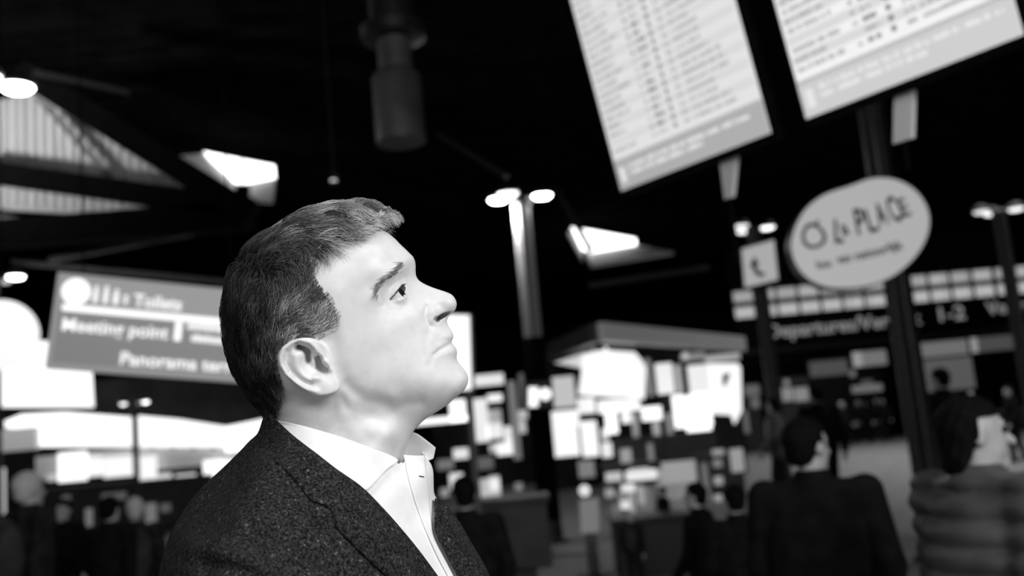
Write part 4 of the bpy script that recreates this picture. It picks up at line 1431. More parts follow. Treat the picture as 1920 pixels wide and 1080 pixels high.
HC = [(530, 560, 75), (560, 620, 72), (600, 480, 68), (540, 470, 58), (480, 600, 62), (455, 600, 48), (500, 700, 58), (560, 440, 46),
      (640, 430, 46), (700, 450, 40), (740, 490, 42), (757, 500, 35), (735, 512, 50), (720, 480, 51), (660, 480, 60), (650, 520, 67), (690, 540, 63), (710, 560, 58),
      (745, 552, 37), (752, 536, 34), (765, 540, 27), (757, 568, 37), (738, 585, 49), (720, 610, 57), (690, 600, 63), (660, 620, 67), (760, 590, 43), (785, 590, 33),
      (775, 560, 26), (790, 545, 14), (800, 560, 16), (815, 560, 12.5), (835, 562, 10.5), (847, 568, 9), (822, 590, 15.5), (805, 590, 21),
      (795, 615, 30), (835, 622, 14), (822, 634, 22), (812, 655, 30), (845, 658, 14), (835, 665, 21), (860, 705, 17), (840, 708, 27), (810, 715, 38), (780, 650, 42),
      (760, 715, 50), (700, 720, 61), (660, 710, 65), (640, 680, 69), (600, 690, 69), (720, 660, 58), (840, 740, 21), (800, 745, 33), (740, 745, 50), (690, 742, 59),
      (740, 772, 35), (790, 770, 24), (700, 775, 45), (650, 790, 56), (700, 800, 52), (740, 810, 42), (600, 790, 57), (560, 770, 54), (530, 770, 44),
      (600, 860, 62), (680, 870, 60), (730, 880, 46), (690, 825, 52), (560, 870, 52), (520, 900, 40), (600, 980, 70), (700, 980, 60)]
HR = [(724, 434, 65), (760, 467, 45), (779, 498, 26), (782, 522, 11), (802, 535, 7.5), (826, 544, 8), (847, 552, 10), (856, 570, 12), (848, 588, 8),
      (838, 602, 14), (850, 628, 22), (847, 641, 22), (857, 660, 20), (858, 678, 22), (878, 708, 24), (865, 738, 24), (826, 768, 26), (783, 799, 28),
      (757, 855, 40), (748, 960, 45), (500, 776, 45), (506, 830, 45), (478, 930, 50), (433, 600, 62), (463, 490, 62), (561, 420, 62), (632, 403, 62), (690, 414, 62)]
HREL = [([(816, 612), (806, 622), (800, 640), (803, 660)], 5.0, -0.8),                        # smile line
        ([(848, 644), (838, 648), (826, 655), (816, 663)], 1.8, -3.4),                        # mouth slit
        ([(848, 636), (836, 641), (825, 648)], 4, 0.9), ([(852, 655), (842, 658), (830, 664)], 5, 1.2),
        ([(812, 668), (808, 680)], 5, -0.8),
        ([(802, 575), (799, 588), (802, 602), (808, 611)], 3.2, -2.6),                        # crease round the nose wing
        ([(815, 584), (818, 596)], 7, 2.6), ([(822, 573), (832, 577)], 4, -0.8),
        ([(708, 552), (720, 530), (740, 514), (757, 503)], 8, 2.2),                           # brow bone
        ([(735, 538), (747, 528), (760, 522)], 5, -1.6),                                     # above the upper lid
        ([(722, 572), (735, 582), (752, 584), (766, 574)], 5, -1.3), ([(718, 556), (725, 566), (721, 574)], 3, -0.7),
        ([(630, 640), (640, 680), (652, 712)], 10, -1.6), ([(655, 722), (690, 744), (740, 757), (790, 752)], 9, -2.2),   # jaw edge
        ([(620, 744), (640, 755), (655, 790), (700, 838)], 10, 1.2), ([(648, 742), (655, 760)], 6, -1.2),                 # neck muscle
        ([(700, 640), (740, 625)], 20, 1.5), ([(560, 745), (600, 752), (630, 748)], 12, -3.5), ([(575, 650), (590, 670), (606, 686)], 9, -9.0)]
head = Slab(HEAD, GH, HC, HR, 22.0, HREL)

h = 0.0012
X, Y, Z = grid3((-0.305, YM - 0.098, -0.268), (-0.030, YM + 0.098, 0.082), h)
u, v, dy = px_of(X, Y, Z)
D = head.dist(u, v, dy)
ady = np.abs(dy)
# eyeballs and the lids that follow them
EYE = (740.5, 554.5, 31.0)
m = (np.abs(u - 745) < 40) & (np.abs(v - 552) < 40)
eu, ev = (u[m] - EYE[0]) * MMPX, (v[m] - EYE[1]) * MMPX
re = np.sqrt(eu ** 2 + ev ** 2 + (ady[m] - EYE[2]) ** 2)
Dm = smin(D[m], re - 13.3, 2.5)
wedge = np.array([(733, 563), (745, 549), (757.5, 533), (763, 540), (763, 552), (760, 558), (747, 562.5)], float)
dw = poly_dist(wedge, u[m], v[m]) * MMPX
dw = np.where(inside(wedge, u[m], v[m]), -dw, dw)
slit = np.maximum(dw, 11.2 - re)
slit = np.maximum(slit, 20 - ady[m])
D[m] = np.maximum(Dm, -slit)
# nostrils
for c, r in (((831, 592.5, 9.0), (8.5, 2.5, 3.8)), ((820, 599, 12.0), (3.6, 3.2, 4.0))):
    m = (np.abs(u - c[0]) < 34) & (np.abs(v - c[1]) < 24)
    a, b = (u[m] - c[0]) * MMPX, (v[m] - c[1]) * MMPX
    ca, sa = math.cos(0.5), math.sin(0.5)
    a, b = ca * a - sa * b, sa * a + ca * b
    q = (np.sqrt((a / r[0] * 1.1) ** 2 + (b / r[1]) ** 2 + ((ady[m] - c[2] - 4) / 10.0) ** 2) - 1) * r[1]
    D[m] = smax(D[m], -q, 0.8)
# ears: a thin curved plate with rim, folds and a hollow
EAR = smooth_poly([(620, 648), (604, 636), (589, 631), (570, 631), (552, 637), (537, 648), (529, 663), (529, 678), (535, 693), (548, 707),
                   (565, 720), (583, 732), (602, 738), (620, 737), (635, 732), (643.5, 726), (644, 717), (638, 704), (631, 690), (626, 670)], 2)
m = (u > 505) & (u < 665) & (v > 610) & (v < 760) & (ady > 48)
GE = Grid2(500, 670, 605, 765, 1.0)
we = rbf([(529, 670), (537, 648), (552, 637), (570, 631), (590, 631), (606, 637), (622, 652), (634, 690), (643, 720), (620, 737), (583, 732), (548, 707),
          (560, 670), (580, 690), (600, 700), (610, 720)],
         [85, 85, 84, 83, 81, 77.5, 72.5, 71, 72, 77, 81, 84.5, 82.5, 80, 77.5, 77], GE.U, GE.V)
we = we + strokes(GE, [
    ([(606, 664), (600, 652), (588, 640), (570, 636.5), (553, 642), (540, 653), (534.5, 668), (537, 682), (546, 697), (562, 711), (580, 724), (600, 731)], 4.0, 3.0),
    ([(566, 650), (552, 660), (545, 676), (553, 694), (570, 711), (588, 718)], 3.6, -3.4),
    ([(560, 662), (567, 684), (578, 700), (588, 708), (597, 704)], 6, 2.2),
    ([(567, 648), (580, 653)], 4.5, -10.0), ([(585, 658), (585, 671)], 4.6, -14.0),
    ([(585, 682), (594, 690), (606, 690)], 8, -8.0), ([(603, 671), (606, 682), (616, 691)], 5, -16.0),
    ([(607, 669), (616, 678), (624, 690)], 4.0, 4.0), ([(598, 703), (606, 703)], 5, 2.5), ([(620, 720)], 11, 1.5),
    ([(592, 668), (596, 676)], 3.0, 2.5)])
wsam = GE.sample(we, u[m], v[m])
de = poly_dist(EAR, u[m], v[m]) * MMPX
de = np.where(inside(EAR, u[m], v[m]), -de, de)
th = np.clip(1.6 + 3.0 * sstep(u[m], 560, 635) , 1.6, 6)
plate = smax(np.maximum(ady[m] - wsam, wsam - 2 * th - ady[m]), de, 2.0)
root = np.maximum(np.maximum(ady[m] - wsam, de + 4.0), -(u[m] - 566) * MMPX + 0.25 * (v[m] - 690))
D[m] = smin(D[m], np.minimum(plate, root), 1.6)
for path, hw, floor_, lim in (([(568, 648), (578, 651), (584, 658), (586, 670)], 2.0, 64, (560, 625, 635, 700)), ([(603, 668), (606, 680), (613, 688), (619, 691)], 2.3, 60, (590, 635, 655, 705)),
                              ([(821, 599), (826, 594.5), (834, 590.5), (844, 587)], 1.6, 3, (805, 860, 575, 615))):
    m = (u > lim[0] - 12) & (u < lim[1] + 12) & (v > lim[2] - 12) & (v < lim[3] + 12) & (ady > floor_ - 4)
    sd_ = poly_dist(np.array(path, float), u[m], v[m], closed=False) * MMPX - hw
    D[m] = smax(D[m], -np.maximum(sd_, floor_ - ady[m]), 1.0)
HV, HF = surface_nets(D, (X[0, 0, 0], Y[0, 0, 0], Z[0, 0, 0]), h)
del X, Y, Z, D, u, v, dy, ady
# orientation check (outward normals)
def orient(Vt, Fq):
    n = np.cross(Vt[Fq[:, 1]] - Vt[Fq[:, 0]], Vt[Fq[:, 2]] - Vt[Fq[:, 0]])
    c = Vt.mean(0)
    s = ((Vt[Fq].mean(1) - c) * n).sum()
    return Fq if s > 0 else Fq[:, ::-1]
HF = orient(HV, HF)

# where he stands
foot = cam2world(np.array([[(640 - 960) / FPX * YM, YM, -0.1]]))[0]
ORG = np.array([foot[0], foot[1], 0.0])


def man_mesh(name, V, F, m, parent, smooth=True):
    me = np_mesh(name, cam2world(V) - ORG, F)
    o = link_mesh(name, me, m, parent, smooth)
    if parent is None: o.location = ORG
    return o


# ---- materials
skin = mat('fair_skin', 0.8, 0.42, sss=0.0, spec=0.35)
noise_colour(skin, 0.70, 0.80, 55, 6, contrast=(0.3, 0.6))
nt = skin.node_tree
bp = nt.nodes.new('ShaderNodeBump'); bp.inputs['Strength'].default_value = 0.10; bp.inputs['Distance'].default_value = 0.0006
nz = nt.nodes.new('ShaderNodeTexNoise'); nz.inputs['Scale'].default_value = 700; nz.inputs['Detail'].default_value = 3
tc = nt.nodes.new('ShaderNodeTexCoord')
nt.links.new(tc.outputs['Object'], nz.inputs['Vector']); nt.links.new(nz.outputs['Fac'], bp.inputs['Height'])
nt.links.new(bp.outputs[0], nt.nodes['Principled BSDF'].inputs['Normal'])
white_cotton = noise_colour(mat('white_cotton', 0.85, 0.8, spec=0.2), 0.84, 0.9, 60)
eye_white = mat('eye_white', 0.8, 0.1)
iris_dark = mat('iris_dark', 0.012, 0.15)
lash_dark = mat('lash_dark', 0.03, 0.6)
tweed = mat('dark_tweed', 0.02, 0.9, spec=0.15)
nt = tweed.node_tree
B = nt.nodes['Principled BSDF']
tc = nt.nodes.new('ShaderNodeTexCoord')
def tx(scale, detail, lo, hi, c0, c1):
    n_ = nt.nodes.new('ShaderNodeTexNoise'); n_.inputs['Scale'].default_value = scale; n_.inputs['Detail'].default_value = detail
    n_.inputs['Roughness'].default_value = 0.65
    r_ = nt.nodes.new('ShaderNodeValToRGB')
    r_.color_ramp.elements[0].position, r_.color_ramp.elements[1].position = lo, hi
    r_.color_ramp.elements[0].color = (c0, c0, c0, 1); r_.color_ramp.elements[1].color = (c1, c1, c1, 1)
    nt.links.new(tc.outputs['Object'], n_.inputs['Vector']); nt.links.new(n_.outputs['Fac'], r_.inputs[0])
    return n_, r_
n1, r1 = tx(420, 4, 0.40, 0.72, 0.003, 0.062)
n2, r2 = tx(230, 2, 0.62, 0.78, 0.0, 0.16)
n3, r3 = tx(60, 3, 0.3, 0.7, 0.75, 1.25)
ad = nt.nodes.new('ShaderNodeMix'); ad.data_type = 'RGBA'; ad.blend_type = 'ADD'; ad.inputs[0].default_value = 1
ml = nt.nodes.new('ShaderNodeMix'); ml.data_type = 'RGBA'; ml.blend_type = 'MULTIPLY'; ml.inputs[0].default_value = 1
nt.links.new(r1.outputs[0], ad.inputs[6]); nt.links.new(r2.outputs[0], ad.inputs[7])
nt.links.new(ad.outputs[2], ml.inputs[6]); nt.links.new(r3.outputs[0], ml.inputs[7])
nt.links.new(ml.outputs[2], B.inputs['Base Color'])
bp = nt.nodes.new('ShaderNodeBump'); bp.inputs['Strength'].default_value = 0.7; bp.inputs['Distance'].default_value = 0.0015
nt.links.new(n1.outputs['Fac'], bp.inputs['Height']); nt.links.new(bp.outputs[0], B.inputs['Normal'])
dark_trouser = noise_colour(mat('dark_trouser_cloth', 0.015, 0.9), 0.008, 0.02, 90)
black_leather = mat('black_leather', 0.01, 0.35)

body = man_mesh('person', HV, HF, skin, None)
tag(body, 'grey-haired man in dark tweed jacket and open white shirt, looking up at the departure screens', 'person')

# ---- eye
def sphere_cam(c, r, n=24, k=16):
    V, F = [], []
    for i in range(k + 1):
        t = math.pi * i / k
        for j in range(n):
            p = 2 * math.pi * j / n
            V.append((c[0] + r * math.sin(t) * math.cos(p), c[1] + r * math.sin(t) * math.sin(p), c[2] + r * math.cos(t)))
    for i in range(k):
        for j in range(n):
            F.append((i * n + j, (i + 1) * n + j, (i + 1) * n + (j + 1) % n, i * n + (j + 1) % n))
    return np.array(V), np.array(F)
for side in (-1, 1):
    c = near_pt(EYE[0], EYE[1], EYE[2], side=side)
    sc = (YM - EYE[2] / 1000.0) / YM
    V, F = sphere_cam(c, 0.0120 * sc)
    eb = man_mesh('eyeball', V, F, eye_white, body)
    g = np.array([0.84, -0.33 if side < 0 else -0.1, 0.47]); g /= np.linalg.norm(g)
    t1 = np.cross(g, (0, 0, 1)); t1 /= np.linalg.norm(t1); t2 = np.cross(g, t1)
    V, F = [c + g * 0.01235 * sc], []
    for i in range(1, 6):
        a = math.radians(31) * i / 5
        for j in range(20):
            q = 2 * math.pi * j / 20
            V.append(c + 0.01225 * sc * (g * math.cos(a) + math.sin(a) * (t1 * math.cos(q) + t2 * math.sin(q))))
    V = np.array(V)
    F = [(0, 0, 1 + j, 1 + (j + 1) % 20) for j in range(20)]
    F = [(0, 1 + j, 1 + (j + 1) % 20) for j in range(20)]
    for i in range(4):
        for j in range(20):
            a, b = 1 + i * 20 + j, 1 + i * 20 + (j + 1) % 20
            F += [(a, a + 20, b + 20), (a, b + 20, b)]
    iris = man_mesh('iris', V, np.array(F), iris_dark, eb)

for side in (-1, 1):  # dark tubes that paint the shade inside the nose openings
    pn = np.array([(821, 599), (826, 594.8), (832, 591.5), (838, 589.2), (843, 587.4)], float)
    Pn = near_pt(pn[:, 0], pn[:, 1], np.array([8.5, 9.0, 8.0, 7.0, 5.5]), side=side)
    mbn = MB()
    for q0, q1, ra, rb_ in zip(Pn[:-1], Pn[1:], (0.0008, 0.0014, 0.0015, 0.0013), (0.0014, 0.0015, 0.0013, 0.0006)):
        mbn.tube(q0, q1, ra, rb_, 10)
    man_mesh('nostril_shade', np.array(mbn.v), np.array([f for f in mbn.f if len(f) == 4]), lash_dark, body)

# ---- hair ------------------------------------------------------------
def strand_mesh(P, rad, shade):
    """P: (n, k, 3) points of n strands, rad (n, k); three-sided tapering tubes with a grey value per vertex"""
    n, k, _ = P.shape
    T = np.gradient(P, axis=1)
    T /= np.linalg.norm(T, axis=2, keepdims=True) + 1e-9
    ref = np.tile(np.array([0.31, -0.8, 0.52]), (n, k, 1))
    A = np.cross(T, ref); A /= np.linalg.norm(A, axis=2, keepdims=True) + 1e-9
    Bv = np.cross(T, A)
    ring = []
    for j in range(3):
        q = 2 * math.pi * j / 3
        ring.append(P + (A * math.cos(q) + Bv * math.sin(q)) * rad[..., None])
    V = np.stack(ring, 2).reshape(-1, 3)
    base = (np.arange(n)[:, None] * k + np.arange(k - 1)[None]) * 3
    base = base.reshape(-1)
    F = []
    for j in range(3):
        l = (j + 1) % 3
        F.append(np.stack([base + j, base + l, base + 3 + l, base + 3 + j], 1))
    sh = np.repeat(shade.reshape(-1), 3)
    return V, np.concatenate(F), sh


def shade_attr(o, sh):
    a = o.data.attributes.new('grey', 'FLOAT', 'POINT')
    a.data.foreach_set('value', sh.astype(np.float32))


hair_m = mat('grey_hair', 0.1, 0.42, spec=0.5)
nt = hair_m.node_tree
at_ = nt.nodes.new('ShaderNodeAttribute'); at_.attribute_name = 'grey'
nt.links.new(at_.outputs['Fac'], nt.nodes['Principled BSDF'].inputs['Base Color'])

HAIRZ = smooth_poly([(716, 436), (700, 443), (690, 447), (678, 451), (656, 456), (640, 458), (618, 466), (603, 475), (597, 492), (598, 512), (606, 532), (625, 548), (641, 572),
                     (647, 592), (645, 612), (630, 622), (617, 628), (606, 634), (588, 630), (568, 630), (548, 637), (534, 648), (529, 664), (530, 690), (538, 712), (540, 735),
                     (534, 755), (527, 778), (500, 790), (440, 760), (390, 650), (390, 500), (500, 390), (640, 350), (730, 380), (735, 425)], 1)
# full hair silhouette as in the side view, for the thickness of the hair
HAIRO = smooth_poly([(731, 414), (729, 392), (720, 373), (706, 366), (680, 367), (650, 368), (616, 371), (580, 383), (546, 400), (515, 421), (481, 439), (456, 462), (432, 494),
                     (419, 530), (414, 580), (416, 640), (425, 690), (441, 730), (466, 760), (490, 776), (515, 780), (600, 700), (700, 500)], 2)
dh = poly_dist(HAIRO, GH.U, GH.V) * MMPX
dh = np.where(inside(HAIRO, GH.U, GH.V), dh, 0)
ds = poly_dist(head.P, GH.U, GH.V) * MMPX
# thickness: outline gap on the rim, thinner towards the temples and the nape
THK = rbf([(720, 420), (700, 405), (660, 395), (600, 400), (540, 420), (480, 460), (440, 520), (425, 600), (440, 690), (490, 770),
           (640, 450), (600, 465), (560, 500), (520, 520), (600, 520), (640, 600), (580, 600), (520, 600), (480, 560), (500, 700), (520, 750), (560, 450), (640, 425), (680, 440)],
          [34, 36, 25, 18, 14.5, 14, 14, 11, 8.5, 5, 8, 10, 10, 9, 4, 2.5, 4.5, 8, 10, 8, 3, 13, 14, 10], GH.U, GH.V)
THK = np.clip(THK, 1.5, 38)

DIRP = [((470, 480), (0.75, -0.6)), ((520, 440), (0.9, -0.45)), ((560, 420), (0.95, -0.3)), ((620, 405), (1, -0.1)), ((680, 410), (1, -0.05)), ((715, 425), (0.55, -0.45)),
        ((690, 440), (0.8, -0.25)), ((650, 448), (0.95, -0.1)), ((610, 462), (0.95, -0.2)), ((560, 465), (0.9, -0.4)), ((520, 500), (0.6, -0.5)),
        ((560, 500), (0.4, 0.5)), ((600, 500), (-0.2, 0.8)), ((620, 545), (-0.5, 0.75)), ((640, 590), (-0.6, 0.75)), ((600, 600), (-0.6, 0.8)), ((560, 560), (-0.45, 0.8)),
        ((520, 550), (-0.25, 0.95)), ((480, 540), (-0.3, 0.95)), ((445, 540), (-0.2, 1)), ((440, 620), (0.05, 1)), ((480, 650), (0.0, 1)), ((530, 640), (-0.3, 0.9)),
        ((460, 700), (0.3, 1)), ((500, 720), (0.15, 1)), ((500, 765), (0.35, 0.95)), ((450, 500), (-0.1, 0.6))]
FU = blur2(rbf([p for p, _ in DIRP], [d[0] for _, d in DIRP], GH.U, GH.V), 4)
FV = blur2(rbf([p for p, _ in DIRP], [d[1] for _, d in DIRP], GH.U, GH.V), 4)
LEN = np.clip(rbf([(700, 425), (660, 415), (600, 420), (540, 440), (480, 480), (440, 560), (440, 650), (490, 750), (620, 460), (560, 500), (600, 520), (640, 590), (580, 610), (520, 600), (520, 740), (500, 680)],
                  [11, 22, 36, 38, 30, 22, 18, 9, 24, 20, 13, 7, 9, 15, 7, 14], GH.U, GH.V), 5, 44)
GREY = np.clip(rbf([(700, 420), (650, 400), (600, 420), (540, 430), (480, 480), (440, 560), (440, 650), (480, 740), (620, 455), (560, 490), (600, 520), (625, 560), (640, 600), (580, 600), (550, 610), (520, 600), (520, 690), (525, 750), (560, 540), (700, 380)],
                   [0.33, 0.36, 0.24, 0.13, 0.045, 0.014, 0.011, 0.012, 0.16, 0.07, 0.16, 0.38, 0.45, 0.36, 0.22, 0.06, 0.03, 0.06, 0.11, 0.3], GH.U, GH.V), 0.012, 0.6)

hu, hv, hdy = px_of(HV[:, 0], HV[:, 1], HV[:, 2])
hz = inside(HAIRZ, hu, hv)
cand = np.nonzero(hz & (np.abs(hdy) < GH.sample(head.w, hu, hv) + 2.5))[0]


def grow(seeds, steps, len_scale, lift_lo, lift_hi, spread=0.3, cl=None):
    P = HV[seeds].copy()
    n = len(P)
    out = [P.copy()]
    ang = rng.normal(0, spread, n)
    lay = rng.uniform(lift_lo, lift_hi, n) ** 0.8
    if cl is not None:
        ang = ang + cl['ang']
        lay = 0.35 * lay + 0.65 * cl['lay']
    u0_, v0_, _ = px_of(P[:, 0], P[:, 1], P[:, 2])
    ang = ang + rng.normal(0, 1.3, n) * np.exp(-((u0_ - 452) ** 2 + (v0_ - 497) ** 2) / (2 * 26.0 ** 2))   # crown whorl
    uu, vv, dd = px_of(P[:, 0], P[:, 1], P[:, 2])
    L = GH.sample(LEN, uu, vv) * rng.uniform(0.7, 1.15, n) * len_scale / 1000.0
    base_th = GH.sample(THK, uu, vv)
    rows = []
    wave = rng.normal(0, 0.25, n)
    for k in range(steps):
        t = k / (steps - 1)
        uu, vv, dd = px_of(P[:, 0], P[:, 1], P[:, 2])
        # implicit normal
        gx = (GH.sample(head.W, uu + 2, vv) - GH.sample(head.W, uu - 2, vv)) / (4 * MMPX)
        gz = (GH.sample(head.W, uu, vv + 2) - GH.sample(head.W, uu, vv - 2)) / (4 * MMPX)
        N = np.stack([-gx, 2 * dd, gz], 1)
        N /= np.linalg.norm(N, axis=1, keepdims=True) + 1e-9
        Wv = GH.sample(head.W, uu, vv)
        # pull the foot point back onto the scalp
        e = (dd * dd - Wv) / (np.sqrt(4 * dd * dd + gx * gx + gz * gz) + 1e-6) / 1000.0
        P = P - N * np.clip(e, -0.004, 0.004)[:, None]
        th = (0.35 * base_th + 0.65 * GH.sample(THK, uu, vv)) / 1000.0
        hgt = th * lay * (1 - (1 - min(1, t * 1.7)) ** 2) * (1 - 0.25 * t * t)
        rows.append(P + N * hgt[:, None])
        du, dv = GH.sample(FU, uu, vv), GH.sample(FV, uu, vv)
        ca, sa = np.cos(ang + wave * math.sin(3 * t)), np.sin(ang + wave * math.sin(3 * t))
        du, dv = du * ca - dv * sa, du * sa + dv * ca
        d = np.stack([du, np.zeros(n), -dv], 1)
        d -= N * (d * N).sum(1, keepdims=True)
        d /= np.linalg.norm(d, axis=1, keepdims=True) + 1e-9
        P = P + d * (L / (steps - 1))[:, None]
    return np.stack(rows, 1), uu


nst = 24000
seeds = rng.choice(cand, nst)
# clumps: every strand shares its neighbours' lift through a coarse noise
ncl = 750
ctr = HV[rng.choice(cand, ncl)]
clump = np.empty(nst, int)
for a_ in range(0, nst, 2000):
    clump[a_:a_ + 2000] = ((HV[seeds[a_:a_ + 2000]][:, None] - ctr[None]) ** 2).sum(-1).argmin(1)
cl_ang, cl_lay, cl_lum = rng.normal(0, 0.30, ncl), rng.uniform(0.45, 1.05, ncl), rng.lognormal(0.1, 0.65, ncl)
CL = dict(ang=cl_ang[clump], lay=cl_lay[clump])
P1, _ = grow(seeds, 8, 1.0, 0.25, 1.0, 0.12, CL)
su, sv, _ = px_of(HV[seeds, 0], HV[seeds, 1], HV[seeds, 2])
g0 = GH.sample(GREY, su, sv)
r0_ = rng.lognormal(0, 0.45, nst) * cl_lum[clump]
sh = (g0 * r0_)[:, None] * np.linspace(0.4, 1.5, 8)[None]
rad = np.linspace(1.0, 0.25, 8)[None] * rng.uniform(0.00020, 0.00042, nst)[:, None]
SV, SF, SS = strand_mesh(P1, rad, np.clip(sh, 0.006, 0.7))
# wisps leaving the front curl
fr = np.array([(718, 410), (712, 404), (704, 402), (722, 420), (716, 414), (700, 400), (690, 402), (722, 418), (719, 424)])
# the dark cap below the strands
hzf = inside(HAIRZ, hu, hv) & (poly_dist(HAIRZ, hu, hv) > 7) & (np.abs(hdy) < GH.sample(head.w, hu, hv) + 2.5)
fk = hzf[HF].all(1)
uidx, inv = np.unique(HF[fk], return_inverse=True)
cv = HV[uidx].copy()
cu, cvv, cdy = px_of(cv[:, 0], cv[:, 1], cv[:, 2])
gx = (GH.sample(head.W, cu + 2, cvv) - GH.sample(head.W, cu - 2, cvv)) / (4 * MMPX)
gz = (GH.sample(head.W, cu, cvv + 2) - GH.sample(head.W, cu, cvv - 2)) / (4 * MMPX)
Nn = np.stack([-gx, 2 * cdy, gz], 1); Nn /= np.linalg.norm(Nn, axis=1, keepdims=True) + 1e-9
edge = np.clip(poly_dist(HAIRZ, cu, cvv) / 40.0, 0, 1)
cv = cv + Nn * (0.0006 + 0.30e-3 * GH.sample(THK, cu, cvv) * edge)[:, None]
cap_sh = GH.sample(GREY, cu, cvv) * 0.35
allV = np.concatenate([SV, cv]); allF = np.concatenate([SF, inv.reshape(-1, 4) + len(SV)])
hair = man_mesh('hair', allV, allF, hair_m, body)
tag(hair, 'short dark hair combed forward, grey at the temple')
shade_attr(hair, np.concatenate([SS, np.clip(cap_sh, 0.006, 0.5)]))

# ---- eyebrows and lashes
def brow(side):
    path = np.array([(708, 556), (712, 543), (719, 532), (730, 524), (741, 514), (752, 503), (760, 494)], float)
    n = 150
    t = rng.uniform(0, 1, n) ** 0.8 * (len(path) - 1.001)
    i = t.astype(int); f = t - i
    p = path[i] * (1 - f)[:, None] + path[i + 1] * f[:, None]
    tg = path[i + 1] - path[i]; tg /= np.linalg.norm(tg, axis=1, keepdims=True)
    nrm = np.stack([-tg[:, 1], tg[:, 0]], 1)
    wd = 2.2 + 4.0 * (t / len(path))
    p = p + nrm * rng.normal(0, 1, n)[:, None] * wd[:, None] * 0.6
    L = rng.uniform(8, 15, n)
    dirv = -tg * 0.9 - nrm * rng.normal(0.25, 0.3, n)[:, None]
    rows = []
    for k in range(4):
        q = p + dirv * L[:, None] * k / 3
        ww = GH.sample(head.w, q[:, 0], q[:, 1]) + 0.2 + [0, 1.0, 1.3, 0.9][k]
        rows.append(near_pt(q[:, 0], q[:, 1], ww, side=side))
    P = np.stack(rows, 1)
    s = np.clip(rng.lognormal(-1.5, 0.5, n), 0.05, 0.6)[:, None] * np.ones((1, 4))
    return strand_mesh(P, np.array([[0.00026, 0.00024, 0.00018, 0.00008]]) * np.ones((n, 1)), s)
for side in (-1, 1):
    V, F, s = brow(side)
    o = man_mesh('eyebrow', V, F, hair_m, body); shade_attr(o, s)
    # upper lashes along the lid edge
    path = np.array([(734, 562), (740, 555), (746, 547.5), (752, 540), (757.5, 533.5)], float)
    n = 60
    t = np.sort(rng.uniform(0, 3.999, n)); i = t.astype(int); f = t - i
    p = path[i] * (1 - f)[:, None] + path[i + 1] * f[:, None]
    rows = []
    for k in range(4):
        q = p + np.array([[3.2, -0.6]]) * k * (0.5 + t / 4)[:, None] * 0.55
        ww = EYE[2] + np.sqrt(np.maximum(13.2 ** 2 - ((p[:, 0] - EYE[0]) ** 2 + (p[:, 1] - EYE[1]) ** 2) * MMPX ** 2, 4)) + 0.1 + 0.9 * k
        rows.append(near_pt(q[:, 0], q[:, 1], ww, side=side))
    V, F, s = strand_mesh(np.stack(rows, 1), np.array([[0.0003, 0.00025, 0.0002, 0.0001]]) * np.ones((n, 1)), np.full((n, 4), 0.02))
    o = man_mesh('eyelashes', V, F, hair_m, body); shade_attr(o, s)

# ---- jacket, shirt -----------------------------------------------------
TORSO = [(501, 778), (490, 816), (474, 827), (461, 842), (422, 881), (393, 906), (361, 942), (337, 981), (319, 1020), (308, 1066), (300, 1120), (296, 1200),
         (300, 1400), (318, 1600), (345, 1850), (360, 2090), (640, 2110), (890, 2090), (935, 1850), (962, 1600), (966, 1400), (952, 1250), (932, 1140), (910, 1080),
         (888, 1043), (861, 995), (838, 952), (819, 936), (818, 910), (818, 882), (811, 866), (794, 846), (772, 826), (758, 790), (735, 740), (600, 705), (525, 740)]
GT = Grid2(250, 1010, 680, 2160, 4.0)
TC = [(640, 812, 60), (700, 838, 59), (600, 800, 62), (755, 862, 38), (540, 800, 48), (500, 860, 82), (480, 900, 108), (450, 950, 142), (420, 1000, 165), (400, 1060, 178), (365, 1020, 140),
      (340, 1070, 125), (560, 900, 106), (600, 960, 134), (560, 1000, 158), (640, 1060, 152), (500, 1000, 172), (700, 1000, 124), (760, 1000, 94), (740, 920, 74), (790, 960, 52),
      (790, 1060, 92), (850, 1060, 52), (680, 890, 78), (720, 880, 62), (420, 1150, 200), (420, 1300, 215), (450, 1500, 215), (650, 1200, 160), (650, 1500, 158), (800, 1200, 130),
      (850, 1400, 120), (650, 1900, 170), (650, 2060, 160)]
TR = [(430, 875, 40), (361, 942, 60), (308, 1066, 60), (300, 1300, 60), (490, 816, 40), (818, 900, 60), (861, 995, 60), (930, 1150, 100), (960, 1500, 120), (350, 1900, 120), (640, 2100, 100)]
TREL = [([(300, 1010), (360, 1035), (430, 1050), (505, 1078), (560, 1110)], 11, -6.5), ([(330, 985), (380, 1010), (450, 1028), (520, 1050)], 10, 3.5),
        ([(330, 1050), (400, 1078), (470, 1110)], 10, 5.0), ([(600, 1010), (585, 1050), (580, 1100)], 10, 3.0), ([(630, 1020), (615, 1060), (612, 1110)], 8, -3.0),
        ([(470, 850), (430, 905), (400, 960), (385, 1020)], 9, -1.2), ([(560, 1150), (545, 1400), (560, 1700)], 30, -30), ([(500, 1120), (480, 1180), (520, 1240)], 14, -6)]
torso = Slab(TORSO, GT, TC, TR, 60.0, TREL, sm=2, blur_r=2.0, med=(4, 12))
h = 0.003
X, Y, Z = grid3((-0.375, YM - 0.255, -0.90), (0.045, YM + 0.255, 0.005), h)
u, v, dy = px_of(X, Y, Z)
D = torso.dist(u, v, dy)
del X, Y, Z, u, v, dy
org3 = (-0.375, YM - 0.255, -0.90)
TOPCUT = np.array([(380, 600), (400, 770), (500, 777), (519, 786), (575, 800), (650, 823), (722, 851), (752, 858), (790, 850), (812, 856), (860, 840), (900, 600)], float)
